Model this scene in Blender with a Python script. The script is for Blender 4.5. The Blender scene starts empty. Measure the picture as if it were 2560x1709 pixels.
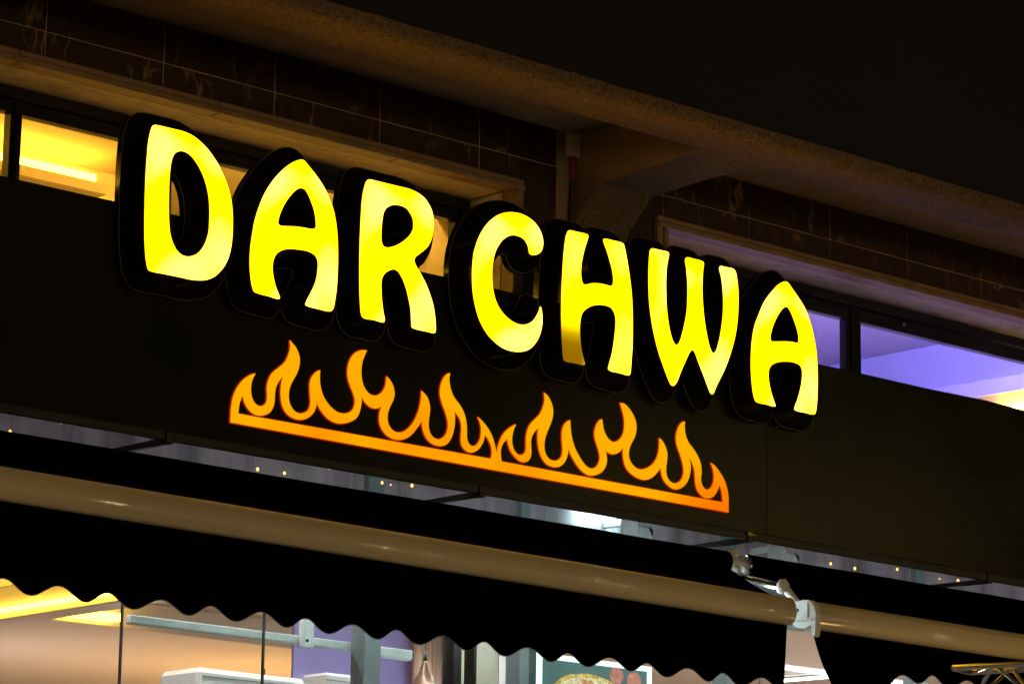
import bpy, math, random
import numpy as np
from mathutils import Vector, Matrix, noise
from mathutils.geometry import tessellate_polygon
random.seed(7)
SC = bpy.context.scene
COL = SC.collection
R = math.radians

# ------------------------------------------------------------------ camera
PW, PH, FPX = 2560.0, 1709.0, 8120.0          # photograph size and focal length in its pixels
AX = Vector((0.73752212, 0.15769387, 0.65665346))    # world X, Y, Z seen in image axes (right, down, forward)
AY = Vector((-0.67514943, 0.15013076, 0.72224234))
AZ = Vector((0.01530931, -0.97600891, 0.21719168))
EYE = Vector((0.0, 0.0, 1.6))
cam = bpy.data.objects.new('camera', bpy.data.cameras.new('camera'))
COL.objects.link(cam)
cam.data.sensor_fit = 'HORIZONTAL'
cam.data.sensor_width = 36.0
cam.data.lens = FPX / PW * 36.0
cam.data.clip_start = 0.1
cam.data.clip_end = 500.0
cam.matrix_world = Matrix(((AX[0], -AX[1], -AX[2], EYE[0]),
                           (AY[0], -AY[1], -AY[2], EYE[1]),
                           (AZ[0], -AZ[1], -AZ[2], EYE[2]),
                           (0, 0, 0, 1)))
SC.camera = cam

# ------------------------------------------------------------------ world, moon-weak sun, exposure
world = bpy.data.worlds.new('World'); SC.world = world; world.use_nodes = True
wn = world.node_tree
sky = wn.nodes.new('ShaderNodeTexSky'); sky.sky_type = 'NISHITA'; sky.sun_disc = False
sky.sun_elevation = R(38); sky.sun_rotation = R(200)
bg = wn.nodes['Background']; bg.inputs['Strength'].default_value = 0.0008
wn.links.new(sky.outputs[0], bg.inputs['Color'])
sun = bpy.data.objects.new('sun', bpy.data.lights.new('sun', 'SUN')); COL.objects.link(sun)
sun.data.energy = 0.02; sun.data.angle = R(2); sun.data.color = (1.0, 0.86, 0.66)
sun.rotation_euler = (R(52), 0, R(-20))
SC.view_settings.view_transform = 'Standard'
SC.view_settings.look = 'None'
SC.view_settings.exposure = 0.0
SC.view_settings.gamma = 1.0
SC.view_settings.use_curve_mapping = False
SC.render.engine = 'CYCLES'
SC.cycles.use_denoising = True
SC.cycles.max_bounces = 8
SC.cycles.transparent_max_bounces = 12
SC.cycles.sample_clamp_indirect = 4.0
SC.cycles.caustics_reflective = False
SC.cycles.caustics_refractive = False

# ------------------------------------------------------------------ pixel -> place
def ray(x, y):
    a, b = x - PW / 2, y - PH / 2
    return Vector((AX[0] * a + AX[1] * b + AX[2] * FPX, AY[0] * a + AY[1] * b + AY[2] * FPX, AZ[0] * a + AZ[1] * b + AZ[2] * FPX))
def on(ax, p, v):
    d = ray(*p)
    return EYE + d * ((v - EYE[ax]) / d[ax])
def onY(p, y): return on(1, p, y)
def onZ(p, z): return on(2, p, z)

# ------------------------------------------------------------------ mesh helpers
class MB:
    def __init__(s): s.v = []; s.f = []; s.sm = []
    def add(s, vs, fs, smooth=False):
        b = len(s.v); s.v += [Vector(p) for p in vs]
        for f in fs: s.f.append([i + b for i in f]); s.sm.append(smooth)
        return s
    def box(s, x0, x1, y0, y1, z0, z1, bev=0.0):
        if bev <= 0:
            return s.add([(x0,y0,z0),(x1,y0,z0),(x1,y1,z0),(x0,y1,z0),(x0,y0,z1),(x1,y0,z1),(x1,y1,z1),(x0,y1,z1)],
                         [(0,3,2,1),(4,5,6,7),(0,1,5,4),(1,2,6,5),(2,3,7,6),(3,0,4,7)])
        b = bev; lo = (x0, y0, z0); hi = (x1, y1, z1); vs = []; idx = {}
        for cx in (0, 1):
            for cy in (0, 1):
                for cz in (0, 1):
                    c = (cx, cy, cz)
                    for k in range(3):
                        p = [0, 0, 0]
                        for a in range(3):
                            e = hi[a] if c[a] else lo[a]
                            p[a] = e if a == k else (e - b if c[a] else e + b)
                        idx[c + (k,)] = len(vs); vs.append(tuple(p))
        fs = []
        for k in range(3):
            a1, a2 = (k + 1) % 3, (k + 2) % 3
            for sgn in (0, 1):
                q = []
                for u, w in ((0, 0), (1, 0), (1, 1), (0, 1)):
                    c = [0, 0, 0]; c[k] = sgn; c[a1] = u; c[a2] = w; q.append(idx[tuple(c) + (k,)])
                fs.append(q if sgn else q[::-1])
        for k in range(3):
            a1, a2 = (k + 1) % 3, (k + 2) % 3
            for u in (0, 1):
                for w in (0, 1):
                    c0 = [0, 0, 0]; c0[a1] = u; c0[a2] = w; c1 = list(c0); c1[k] = 1
                    q = [idx[tuple(c0) + (a1,)], idx[tuple(c1) + (a1,)], idx[tuple(c1) + (a2,)], idx[tuple(c0) + (a2,)]]
                    fs.append(q if (u + w) % 2 else q[::-1])
        for c in [(i, j, k) for i in (0, 1) for j in (0, 1) for k in (0, 1)]:
            q = [idx[c + (0,)], idx[c + (1,)], idx[c + (2,)]]
            fs.append(q if sum(c) % 2 else q[::-1])
        return s.add(vs, fs)
    def tube(s, pts, rads, n=12, caps=True, up=Vector((0.13, 0.31, 0.94))):
        pts = [Vector(p) for p in pts]
        if not isinstance(rads, (list, tuple)): rads = [rads] * len(pts)
        vs = []; fs = []
        for i, p in enumerate(pts):
            t = (pts[min(i + 1, len(pts) - 1)] - pts[max(i - 1, 0)]).normalized()
            a = t.cross(up).normalized(); b = t.cross(a)
            for k in range(n):
                th = 2 * math.pi * k / n
                vs.append(p + (a * math.cos(th) + b * math.sin(th)) * rads[i])
        for i in range(len(pts) - 1):
            for k in range(n):
                fs.append((i*n+k, i*n+(k+1) % n, (i+1)*n+(k+1) % n, (i+1)*n+k))
        s.add(vs, fs, True)
        if caps:
            s.add(vs[:n], [tuple(range(n))]); s.add(vs[-n:], [tuple(range(n))[::-1]])
        return s
    def sweepx(s, prof, xs, dz=lambda x: 0.0, smooth=True, caps=True):
        """profile of (y, z) swept along X"""
        n = len(prof); vs = []
        for x in xs:
            for y, z in prof: vs.append((x, y, z + dz(x)))
        fs = [(i*n+k, i*n+(k+1) % n, (i+1)*n+(k+1) % n, (i+1)*n+k) for i in range(len(xs)-1) for k in range(n)]
        s.add(vs, fs, smooth)
        if caps:
            s.add(vs[:n], [tuple(range(n))]); s.add(vs[-n:], [tuple(range(n))[::-1]])
        return s
    def prism(s, loops, y0, y1, sides=True, back=True, smooth=True):
        """loops of (x, z) (outer and holes) extruded from y0 (front) to y1"""
        flat = [p for l in loops for p in l]
        tri = tessellate_polygon([[Vector((p[0], p[1], 0)) for p in l] for l in loops])
        fr = []
        for t in tri:
            a, b, c = (flat[i] for i in t)
            cr = (b[0]-a[0])*(c[1]-a[1]) - (b[1]-a[1])*(c[0]-a[0])
            if abs(cr) < 1e-12: continue
            fr.append(tuple(t) if cr > 0 else (t[0], t[2], t[1]))
        s.add([(p[0], y0, p[1]) for p in flat], fr)
        if back: s.add([(p[0], y1, p[1]) for p in flat], [f[::-1] for f in fr])
        if sides:
            for l in loops:
                n = len(l)
                s.add([(p[0], y0, p[1]) for p in l] + [(p[0], y1, p[1]) for p in l],
                      [(k, k + n, (k+1) % n + n, (k+1) % n) for k in range(n)], smooth)
        return s
    def lathe(s, prof, c, n=24):
        vs = []; m = len(prof)
        for k in range(n):
            th = 2*math.pi*k/n
            for r, z in prof: vs.append((c[0]+r*math.cos(th), c[1]+r*math.sin(th), c[2]+z))
        s.add(vs, [(k*m+i, ((k+1) % n)*m+i, ((k+1) % n)*m+i+1, k*m+i+1) for k in range(n) for i in range(m-1)], True)
        return s

ORG = {}
def obj(name, mb, mat, parent=None, origin=None):
    vs = mb.v
    if parent is not None: org = ORG[parent]
    elif origin is not None: org = Vector(origin)
    else:
        org = Vector(((min(v.x for v in vs)+max(v.x for v in vs))/2, (min(v.y for v in vs)+max(v.y for v in vs))/2, min(v.z for v in vs)))
    me = bpy.data.meshes.new(name)
    me.from_pydata([tuple(v - org) for v in vs], [], mb.f)
    me.polygons.foreach_set('use_smooth', mb.sm)
    me.update()
    if mat is not None: me.materials.append(mat)
    o = bpy.data.objects.new(name, me); COL.objects.link(o)
    if parent is not None: o.parent = parent
    else: o.location = org
    ORG[o] = org
    return o
def dupl(o, parent, delta):
    c = o.copy(); COL.objects.link(c); c.parent = parent
    c.location = o.location + Vector(delta); ORG[c] = ORG[parent]
    return c
def tag(o, label, cat, group=None, kind=None):
    if label: o['label'] = label
    if cat: o['category'] = cat
    if group: o['group'] = group
    if kind: o['kind'] = kind
    return o
def thing(name, loc, label, cat, group=None):
    o = bpy.data.objects.new(name, None); COL.objects.link(o)
    o.empty_display_size = 0.1; o.location = Vector(loc); ORG[o] = Vector(loc)
    return tag(o, label, cat, group)
def struct(name, mb, mat):
    o = obj(name, mb, mat); o['kind'] = 'structure'; return o

# ------------------------------------------------------------------ materials
def nm(name):
    m = bpy.data.materials.new(name); m.use_nodes = True
    return m, m.node_tree, m.node_tree.nodes['Principled BSDF']
def nd(t, typ, **kw):
    n = t.nodes.new(typ)
    for k, v in kw.items():
        if hasattr(n, k) and k not in n.inputs: setattr(n, k, v)
        else: n.inputs[k].default_value = v
    return n
def ramp(t, src, stops):
    r = t.nodes.new('ShaderNodeValToRGB'); e = r.color_ramp.elements
    while len(e) < len(stops): e.new(0.5)
    for i, (p, c) in enumerate(stops):
        e[i].position = p; e[i].color = (c[0], c[1], c[2], 1) if hasattr(c, '__len__') else (c, c, c, 1)
    t.links.new(src, r.inputs[0]); return r.outputs[0]
def plain(name, col, rough=0.5, metal=0.0, var=0.25, nscale=6.0, bump=0.0, bscale=60.0, coat=0.0, stretch=None, spec=0.5):
    m, t, b = nm(name)
    b.inputs['Roughness'].default_value = rough; b.inputs['Metallic'].default_value = metal
    b.inputs['Coat Weight'].default_value = coat; b.inputs['Coat Roughness'].default_value = 0.035
    b.inputs['Specular IOR Level'].default_value = spec
    tc = nd(t, 'ShaderNodeTexCoord'); src = tc.outputs['Object']
    if stretch:
        mp = nd(t, 'ShaderNodeMapping'); mp.inputs['Scale'].default_value = stretch
        t.links.new(src, mp.inputs[0]); src = mp.outputs[0]
    n = nd(t, 'ShaderNodeTexNoise', Scale=nscale, Detail=5.0, Roughness=0.6); t.links.new(src, n.inputs['Vector'])
    lo = [c * (1 - var) for c in col]; hi = [min(1, c * (1 + var)) for c in col]
    t.links.new(ramp(t, n.outputs[0], [(0.3, lo), (0.7, hi)]), b.inputs['Base Color'])
    rr = nd(t, 'ShaderNodeMapRange'); rr.inputs['To Min'].default_value = max(0.02, rough - 0.06); rr.inputs['To Max'].default_value = min(1, rough + 0.06)
    t.links.new(n.outputs[0], rr.inputs[0]); t.links.new(rr.outputs[0], b.inputs['Roughness'])
    if bump:
        n2 = nd(t, 'ShaderNodeTexNoise', Scale=bscale, Detail=4.0, Roughness=0.65); t.links.new(src, n2.inputs['Vector'])
        bp = nd(t, 'ShaderNodeBump', Strength=bump, Distance=0.01); t.links.new(n2.outputs[0], bp.inputs['Height'])
        t.links.new(bp.outputs[0], b.inputs['Normal'])
    return m
def emit(name, col, strength, var=0.0, scale=3.0):
    m, t, b = nm(name)
    e = nd(t, 'ShaderNodeEmission', Strength=strength); e.inputs[0].default_value = (*col, 1)
    if var:
        tc = nd(t, 'ShaderNodeTexCoord'); n = nd(t, 'ShaderNodeTexNoise', Scale=scale, Detail=2.0)
        t.links.new(tc.outputs['Object'], n.inputs['Vector'])
        t.links.new(ramp(t, n.outputs[0], [(0.3, [c*(1-var) for c in col]), (0.7, [min(1, c*(1+var)) for c in col])]), e.inputs[0])
    t.links.new(e.outputs[0], t.nodes['Material Output'].inputs[0]); return m
def glass(name, tint=(0.95, 0.97, 0.96), refl=1.45, dirt=0.0):
    m, t, b = nm(name)
    tr = nd(t, 'ShaderNodeBsdfTransparent'); tr.inputs[0].default_value = (*tint, 1)
    gl = nd(t, 'ShaderNodeBsdfGlossy', Roughness=0.01)
    fr = nd(t, 'ShaderNodeFresnel', IOR=refl); mx = nd(t, 'ShaderNodeMixShader')
    ge = nd(t, 'ShaderNodeNewGeometry'); sb = nd(t, 'ShaderNodeMath', operation='SUBTRACT'); sb.inputs[0].default_value = 1.0; t.links.new(ge.outputs['Backfacing'], sb.inputs[1])
    fm = nd(t, 'ShaderNodeMath', operation='MULTIPLY'); t.links.new(fr.outputs[0], fm.inputs[0]); t.links.new(sb.outputs[0], fm.inputs[1])
    t.links.new(fm.outputs[0], mx.inputs[0]); t.links.new(tr.outputs[0], mx.inputs[1]); t.links.new(gl.outputs[0], mx.inputs[2])
    t.links.new(mx.outputs[0], t.nodes['Material Output'].inputs[0]); return m
def marble(name):
    m, t, b = nm(name)
    tc = nd(t, 'ShaderNodeTexCoord'); oi = nd(t, 'ShaderNodeObjectInfo')
    mul = nd(t, 'ShaderNodeVectorMath', operation='SCALE'); mul.inputs['Scale'].default_value = 13.0
    t.links.new(oi.outputs['Random'], mul.inputs[0])
    ad = nd(t, 'ShaderNodeVectorMath', operation='ADD'); t.links.new(tc.outputs['Object'], ad.inputs[0]); t.links.new(mul.outputs[0], ad.inputs[1])
    mp = nd(t, 'ShaderNodeMapping'); mp.inputs['Scale'].default_value = (1.0, 1.0, 0.45); mp.inputs['Rotation'].default_value = (0, R(14), 0)
    t.links.new(ad.outputs[0], mp.inputs[0])
    n0 = nd(t, 'ShaderNodeTexNoise', Scale=9.0, Detail=3.0); t.links.new(mp.outputs[0], n0.inputs['Vector'])
    sc = nd(t, 'ShaderNodeVectorMath', operation='SCALE'); sc.inputs['Scale'].default_value = 0.16
    t.links.new(n0.outputs['Color'], sc.inputs[0])
    ad2 = nd(t, 'ShaderNodeVectorMath', operation='ADD'); t.links.new(mp.outputs[0], ad2.inputs[0]); t.links.new(sc.outputs[0], ad2.inputs[1])
    vo = nd(t, 'ShaderNodeTexVoronoi', feature='DISTANCE_TO_EDGE', Scale=7.5); t.links.new(ad2.outputs[0], vo.inputs['Vector'])
    vein = ramp(t, vo.outputs['Distance'], [(0.0, 1.0), (0.022, 0.45), (0.05, 0.0)])
    n1 = nd(t, 'ShaderNodeTexNoise', Scale=6.0, Detail=2.0); t.links.new(ad.outputs[0], n1.inputs['Vector'])
    msk = ramp(t, n1.outputs[0], [(0.5, 0.0), (0.68, 1.0)])
    mm = nd(t, 'ShaderNodeMath', operation='MULTIPLY'); t.links.new(vein, mm.inputs[0]); t.links.new(msk, mm.inputs[1])
    n3 = nd(t, 'ShaderNodeTexNoise', Scale=22.0, Detail=6.0, Roughness=0.7); t.links.new(ad.outputs[0], n3.inputs['Vector'])
    base = ramp(t, n3.outputs[0], [(0.35, (0.026, 0.013, 0.008)), (0.7, (0.070, 0.038, 0.022))])
    mix = nd(t, 'ShaderNodeMix', data_type='RGBA'); t.links.new(mm.outputs[0], mix.inputs[0]); t.links.new(base, mix.inputs[6])
    mix.inputs[7].default_value = (0.34, 0.23, 0.13, 1)
    t.links.new(mix.outputs[2], b.inputs['Base Color']); b.inputs['Roughness'].default_value = 0.34; b.inputs['Specular IOR Level'].default_value = 0.3
    return m
def stucco(name, col, bump, scale, speck=True):
    m, t, b = nm(name); b.inputs['Roughness'].default_value = 0.95
    tc = nd(t, 'ShaderNodeTexCoord')
    n = nd(t, 'ShaderNodeTexNoise', Scale=scale, Detail=6.0, Roughness=0.75); t.links.new(tc.outputs['Object'], n.inputs['Vector'])
    n2 = nd(t, 'ShaderNodeTexNoise', Scale=2.3, Detail=3.0); t.links.new(tc.outputs['Object'], n2.inputs['Vector'])
    c1 = ramp(t, n.outputs[0], [(0.36, [c*0.45 for c in col]), (0.52, col), (0.66, [min(1, c*1.7) for c in col])])
    c2 = ramp(t, n2.outputs[0], [(0.3, 0.8), (0.7, 1.0)])
    mx = nd(t, 'ShaderNodeMix', data_type='RGBA', blend_type='MULTIPLY'); mx.inputs[0].default_value = 1.0
    t.links.new(c1, mx.inputs[6]); t.links.new(c2, mx.inputs[7]); t.links.new(mx.outputs[2], b.inputs['Base Color'])
    bp = nd(t, 'ShaderNodeBump', Strength=bump, Distance=0.012); t.links.new(n.outputs[0], bp.inputs['Height']); t.links.new(bp.outputs[0], b.inputs['Normal'])
    return m
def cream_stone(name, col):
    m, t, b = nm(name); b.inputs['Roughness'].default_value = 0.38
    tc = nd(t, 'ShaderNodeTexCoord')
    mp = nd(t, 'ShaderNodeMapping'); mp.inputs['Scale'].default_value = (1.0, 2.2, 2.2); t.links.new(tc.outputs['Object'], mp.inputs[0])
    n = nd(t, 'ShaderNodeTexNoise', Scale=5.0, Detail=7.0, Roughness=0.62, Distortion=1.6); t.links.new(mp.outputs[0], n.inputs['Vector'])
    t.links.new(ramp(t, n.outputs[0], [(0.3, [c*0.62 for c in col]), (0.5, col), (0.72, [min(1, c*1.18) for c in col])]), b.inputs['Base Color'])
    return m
def led_face(name, lo, hi, scale=5.0, dim=None):
    """backlit acrylic: the emission is uneven where the LED modules sit"""
    m, t, b = nm(name)
    tc = nd(t, 'ShaderNodeTexCoord')
    n = nd(t, 'ShaderNodeTexNoise', Scale=scale, Detail=0.0); t.links.new(tc.outputs['Object'], n.inputs['Vector'])
    col = ramp(t, n.outputs[0], [(0.50, lo), (0.66, hi)])
    if dim:
        sx = nd(t, 'ShaderNodeSeparateXYZ'); t.links.new(tc.outputs['Object'], sx.inputs[0])
        a = nd(t, 'ShaderNodeMapRange', interpolation_type='SMOOTHSTEP'); t.links.new(sx.outputs[2], a.inputs[0])
        a.inputs['From Min'].default_value = dim[0]; a.inputs['From Max'].default_value = dim[1]; a.inputs['To Min'].default_value = 1.0; a.inputs['To Max'].default_value = 0.0
        c = nd(t, 'ShaderNodeMapRange', interpolation_type='SMOOTHSTEP'); t.links.new(sx.outputs[0], c.inputs[0])
        c.inputs['From Min'].default_value = dim[2]; c.inputs['From Max'].default_value = dim[3]; c.inputs['To Min'].default_value = 1.0; c.inputs['To Max'].default_value = 0.0
        ml = nd(t, 'ShaderNodeMath', operation='MULTIPLY'); t.links.new(a.outputs[0], ml.inputs[0]); t.links.new(c.outputs[0], ml.inputs[1])
        dimc = ramp(t, ml.outputs[0], [(0.0, lo), (0.30, (0.40, 0.26, 0.0)), (0.55, (0.16, 0.10, 0.0)), (0.8, (0.085, 0.044, 0.0)), (1.0, (0.075, 0.033, 0.0))])
        fac = ramp(t, ml.outputs[0], [(0.05, 0.0), (0.3, 1.0)])
        mx = nd(t, 'ShaderNodeMix', data_type='RGBA'); t.links.new(fac, mx.inputs[0]); t.links.new(col, mx.inputs[6]); t.links.new(dimc, mx.inputs[7])
        col = mx.outputs[2]
    e = nd(t, 'ShaderNodeEmission', Strength=4.5); t.links.new(col, e.inputs[0])
    gl = nd(t, 'ShaderNodeBsdfGlossy', Roughness=0.12); fr = nd(t, 'ShaderNodeFresnel', IOR=1.2); mix = nd(t, 'ShaderNodeMixShader')
    t.links.new(fr.outputs[0], mix.inputs[0]); t.links.new(e.outputs[0], mix.inputs[1]); t.links.new(gl.outputs[0], mix.inputs[2])
    t.links.new(mix.outputs[0], t.nodes['Material Output'].inputs[0]); return m

def frosted(name, col):
    m, t, b = nm(name)
    tc = nd(t, 'ShaderNodeTexCoord'); mp = nd(t, 'ShaderNodeMapping'); mp.inputs['Scale'].default_value = (4.0, 1.0, 0.35); t.links.new(tc.outputs['Object'], mp.inputs[0])
    n = nd(t, 'ShaderNodeTexNoise', Scale=1.8, Detail=5.0, Roughness=0.65); t.links.new(mp.outputs[0], n.inputs['Vector'])
    c = ramp(t, n.outputs[0], [(0.34, [v*.45 for v in col]), (0.5, col), (0.66, [min(1, v*1.35) for v in col])])
    tl = nd(t, 'ShaderNodeBsdfTranslucent'); df = nd(t, 'ShaderNodeBsdfDiffuse'); t.links.new(c, tl.inputs[0]); t.links.new(c, df.inputs[0])
    m1 = nd(t, 'ShaderNodeMixShader'); m1.inputs[0].default_value = 0.35; t.links.new(tl.outputs[0], m1.inputs[1]); t.links.new(df.outputs[0], m1.inputs[2])
    gl = nd(t, 'ShaderNodeBsdfGlossy', Roughness=0.3); fr = nd(t, 'ShaderNodeFresnel', IOR=1.5); m2 = nd(t, 'ShaderNodeMixShader')
    t.links.new(fr.outputs[0], m2.inputs[0]); t.links.new(m1.outputs[0], m2.inputs[1]); t.links.new(gl.outputs[0], m2.inputs[2])
    t.links.new(m2.outputs[0], t.nodes['Material Output'].inputs[0]); return m

M = dict(
    tile=marble('brown_marble_tile'),
    grout=plain('grout', (0.55, 0.41, 0.25), 0.9, bump=0.2),
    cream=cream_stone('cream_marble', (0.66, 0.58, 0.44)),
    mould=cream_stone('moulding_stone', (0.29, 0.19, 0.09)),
    render=stucco('rough_render', (0.22, 0.14, 0.065), 0.9, 85.0),
    smooth=plain('smooth_render', (0.30, 0.21, 0.12), 0.9, var=0.12, nscale=9, bump=0.12, bscale=120),
    dark_paint=plain('dark_parapet_paint', (0.012, 0.011, 0.008), 0.95, var=0.15, nscale=3, bump=0.1),
    alu=plain('dark_aluminium', (0.008, 0.0065, 0.005), 0.30, var=0.15, nscale=12, spec=0.3),
    alu_grey=plain('grey_green_aluminium', (0.16, 0.20, 0.20), 0.35, var=0.1, nscale=12),
    panel=plain('glossy_black_panel', (0.016, 0.015, 0.009), 0.20, var=0.3, nscale=2.5, bump=0.015, bscale=3.0, spec=0.2),
    plate=plain('glossy_black_backing', (0.007, 0.0065, 0.005), 0.08, var=0.2, nscale=4, spec=0.2),
    black_return=plain('black_letter_side', (0.012, 0.010, 0.007), 0.22, var=0.3, nscale=12),
    plate_edge=plain('pale_plate_edge', (0.10, 0.085, 0.055), 0.35, var=0.4, nscale=9),
    rail=plain('dark_steel_rail', (0.02, 0.018, 0.012), 0.32, var=0.2, nscale=8),
    canvas=plain('black_awning_canvas', (0.0012, 0.0012, 0.0014), 0.9, var=0.2, nscale=20, bump=0.25, bscale=400, spec=0.0),
    bar=plain('beige_lacquered_bar', (0.62, 0.53, 0.32), 0.42, var=0.06, nscale=3, bump=0.06, bscale=120, coat=0.7, stretch=(0.22, 1.0, 1.6)),
    cast=plain('white_cast_aluminium', (0.80, 0.83, 0.80), 0.5, var=0.12, nscale=15, bump=0.08),
    steel=plain('bright_steel', (0.55, 0.56, 0.55), 0.22, metal=1.0, var=0.15, nscale=20),
    chrome=plain('chrome_truss', (0.62, 0.62, 0.60), 0.12, metal=1.0, var=0.1, nscale=10),
    bolt=plain('blackened_bolt', (0.03, 0.028, 0.025), 0.5, var=0.3, nscale=30),
    spandrel=frosted('frosted_transom_glass', (0.32, 0.30, 0.315)),
    transom_fill=emit('transom_fill', (0.97, 0.93, 1.0), 62.0),
    pvc=plain('white_plastic_trunking', (0.74, 0.70, 0.62), 0.5, var=0.08),
    red=plain('red_plastic', (0.30, 0.035, 0.012), 0.5, var=0.1),
    pipe=plain('dark_brown_cable', (0.05, 0.03, 0.02), 0.7, var=0.2),
    asphalt=plain('asphalt', (0.05, 0.05, 0.05), 0.9, var=0.3, nscale=30, bump=0.4, bscale=200),
    paving=plain('paving', (0.26, 0.24, 0.21), 0.85, var=0.2, nscale=4, bump=0.2),
    ceil=plain('ceiling_paint', (0.74, 0.70, 0.66), 0.9, var=0.04, nscale=2),
    wallc=plain('cream_wall_paint', (0.70, 0.58, 0.40), 0.9, var=0.05, nscale=2),
    lav=plain('lavender_wall_paint', (0.62, 0.58, 0.72), 0.9, var=0.04, nscale=2),
    purple=plain('purple_wall_paint', (0.36, 0.28, 0.58), 0.75, var=0.08, nscale=2),
    peach=plain('peach_curtain', (0.52, 0.32, 0.22), 0.9, var=0.12, nscale=5, stretch=(6, 6, 0.4)),
    green=plain('greenish_plaster', (0.40, 0.40, 0.30), 0.8, var=0.12, nscale=4),
    teal=plain('dark_teal_board', (0.05, 0.10, 0.10), 0.45, var=0.15, nscale=5),
    white=plain('white_plastic', (0.74, 0.74, 0.70), 0.4, var=0.05),
    floor=plain('shop_floor_tile', (0.35, 0.31, 0.27), 0.4, var=0.1),
    gpane=glass('clear_glass'),
    brass=plain('brass_shade', (0.17, 0.10, 0.05), 0.3, metal=0.3, var=0.2, nscale=6),
    yellow_tape=plain('yellow_tape', (0.7, 0.6, 0.05), 0.6),
    led_warm=emit('warm_led', (1.0, 0.58, 0.045), 15.0),
    led_warm_soft=emit('warm_led_soft', (1.0, 0.55, 0.05), 60.0),
    led_blue=emit('blue_led', (0.20, 0.18, 1.0), 330.0),
    led_cool=emit('cool_led', (0.72, 0.98, 1.0), 18.0),
    led_gold=emit('gold_panel_lamp', (1.0, 0.44, 0.02), 14.0),
    led_gold2=emit('amber_panel_lamp', (1.0, 0.58, 0.06), 60.0),
    led_lav=emit('pale_panel_lamp', (0.95, 0.80, 1.0), 32.0),
    globe_warm=emit('warm_globe', (1.0, 0.50, 0.14), 85.0),
    globe_pink=emit('pink_white_globe', (1.0, 0.72, 0.60), 42.0),
    globe_cool=emit('cool_globe', (0.82, 0.95, 1.0), 42.0),
    globe_soft=emit('soft_globe', (1.0, 0.72, 0.60), 22.0),
    led_tube=emit('awning_tube', (0.78, 0.98, 1.0), 38.0),
    lantern=emit('kerb_fill_glow', (1.0, 0.60, 0.18), 46.0),
    led_white=emit('white_led', (1.0, 0.86, 0.78), 18.0),
    bulb=emit('sheen_bulb', (1.0, 0.78, 0.2), 700.0),
    bulb2=emit('street_bulb', (1.0, 0.74, 0.42), 1100.0),
    glint=emit('warm_glint_dot', (1.0, 0.55, 0.14), 2.2),
    glint_blue=emit('blue_glint_dot', (0.15, 0.14, 1.0), 0.8),
    lamp_head=emit('street_lamp_glow', (1.0, 0.62, 0.22), 200.0),
)
FACE = led_face('yellow_lit_acrylic', (0.95, 0.46, 0.0), (1.0, 0.60, 0.055))

# ------------------------------------------------------------------ main depths of the facade (metres)
YT = 8.956      # tile face
YF = 8.40       # sign board face
YG = 9.00       # shopfront glass
YW = 9.20       # upper window glass
XL, XR = 3.2, 13.4

# ------------------------------------------------------------------ ground
struct('street', MB().box(-60, 80, -70, 5.6, -0.3, 0.0), M['asphalt'])
pv = struct('pavement', MB().box(-60, 80, 5.6, 9.0, -0.3, 0.13, 0.01), M['paving'])

# ------------------------------------------------------------------ building above the sign
B = thing('building', ((XL+XR)/2, YT, 0.0), 'dark tiled building with cream window surrounds above the shop sign', 'building')
SOF = 5.18
def wall_box(n, x0, x1, y0, y1, z0, z1, m): return obj(n, MB().box(x0, x1, y0, y1, z0, z1), M[m], B)
WT, WB = 4.892, 4.05                                  # window opening top and bottom
LW = (XL+0.2, 8.122); RW = (8.962, XR-0.3)            # clear openings
wall = MB()
wall.box(XL, XR, YT+.0045, 9.45, WT+.02, 6.2)
wall.box(XL, LW[0], YT+.0045, 9.45, 3.78, WT+.02)
wall.box(LW[1]+.02, RW[0]-.02, YT+.0045, 9.45, 3.78, WT+.02)
wall.box(RW[1], XR, YT+.0045, 9.45, 3.78, WT+.02)
wall.box(LW[0], LW[1]+.02, YT+.0045, 9.45, 3.78, WB)
wall.box(RW[0]-.02, RW[1], YT+.0045, 9.45, 3.78, WB)
core = obj('wall', wall, M['grout'], B)
# tiles, 0.5 m wide, two rows over the windows and full rows between them; recessed joints of 4 mm
GX0, TW, TZ, TH = 5.965, 0.499, 5.030, 0.40
def tile(x0, x1, z0, z1, dy):
    mb = MB().box(x0, x1, YT+dy, YT+.014, z0, z1, 0.0018)
    o = obj('tile', mb, M['tile'], core)
    return o
MZ = 4.937                                            # top edge of the stone moulding
segs = []
k0 = int((XL - GX0) / TW)
for k in range(k0, int((XR - GX0) / TW) + 1):
    xa, xb = GX0 + k*TW + .003, GX0 + (k+1)*TW - .003
    if xa < XL or xb > XR: continue
    for (za, zb) in ((TZ - TH, TZ), (TZ, TZ + TH)):
        za += .002; zb -= .002; zb = min(zb, SOF)
        parts = [(xa, xb, za, zb)]
        out = []
        for (a, b, c, d) in parts:                    # leave the column free
            if a < 8.365 < b: out.append((a, 8.365, c, d))
            if a < 8.745 < b: out.append((8.745, b, c, d))
            if b <= 8.365 or a >= 8.745: out.append((a, b, c, d))
        for (a, b, c, d) in out:                      # leave the surrounds free
            for (w0, w1) in ((LW[0]-.056, LW[1]+.056), (RW[0]-.056, RW[1]+.056)):
                pass
            over = [(LW[0], LW[1]+.056), (RW[0]-.056, RW[1])]
            hit = [o for o in over if a < o[1] and b > o[0]]
            if not hit or c >= MZ: segs.append((a, b, c, d))
            else:
                o = hit[0]
                segs.append((max(a, o[0]), min(b, o[1]), MZ, d))
                if a < o[0]: segs.append((a, o[0]-.0002, c, d))
                if b > o[1]: segs.append((o[1]+.0002, b, c, d))
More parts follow.
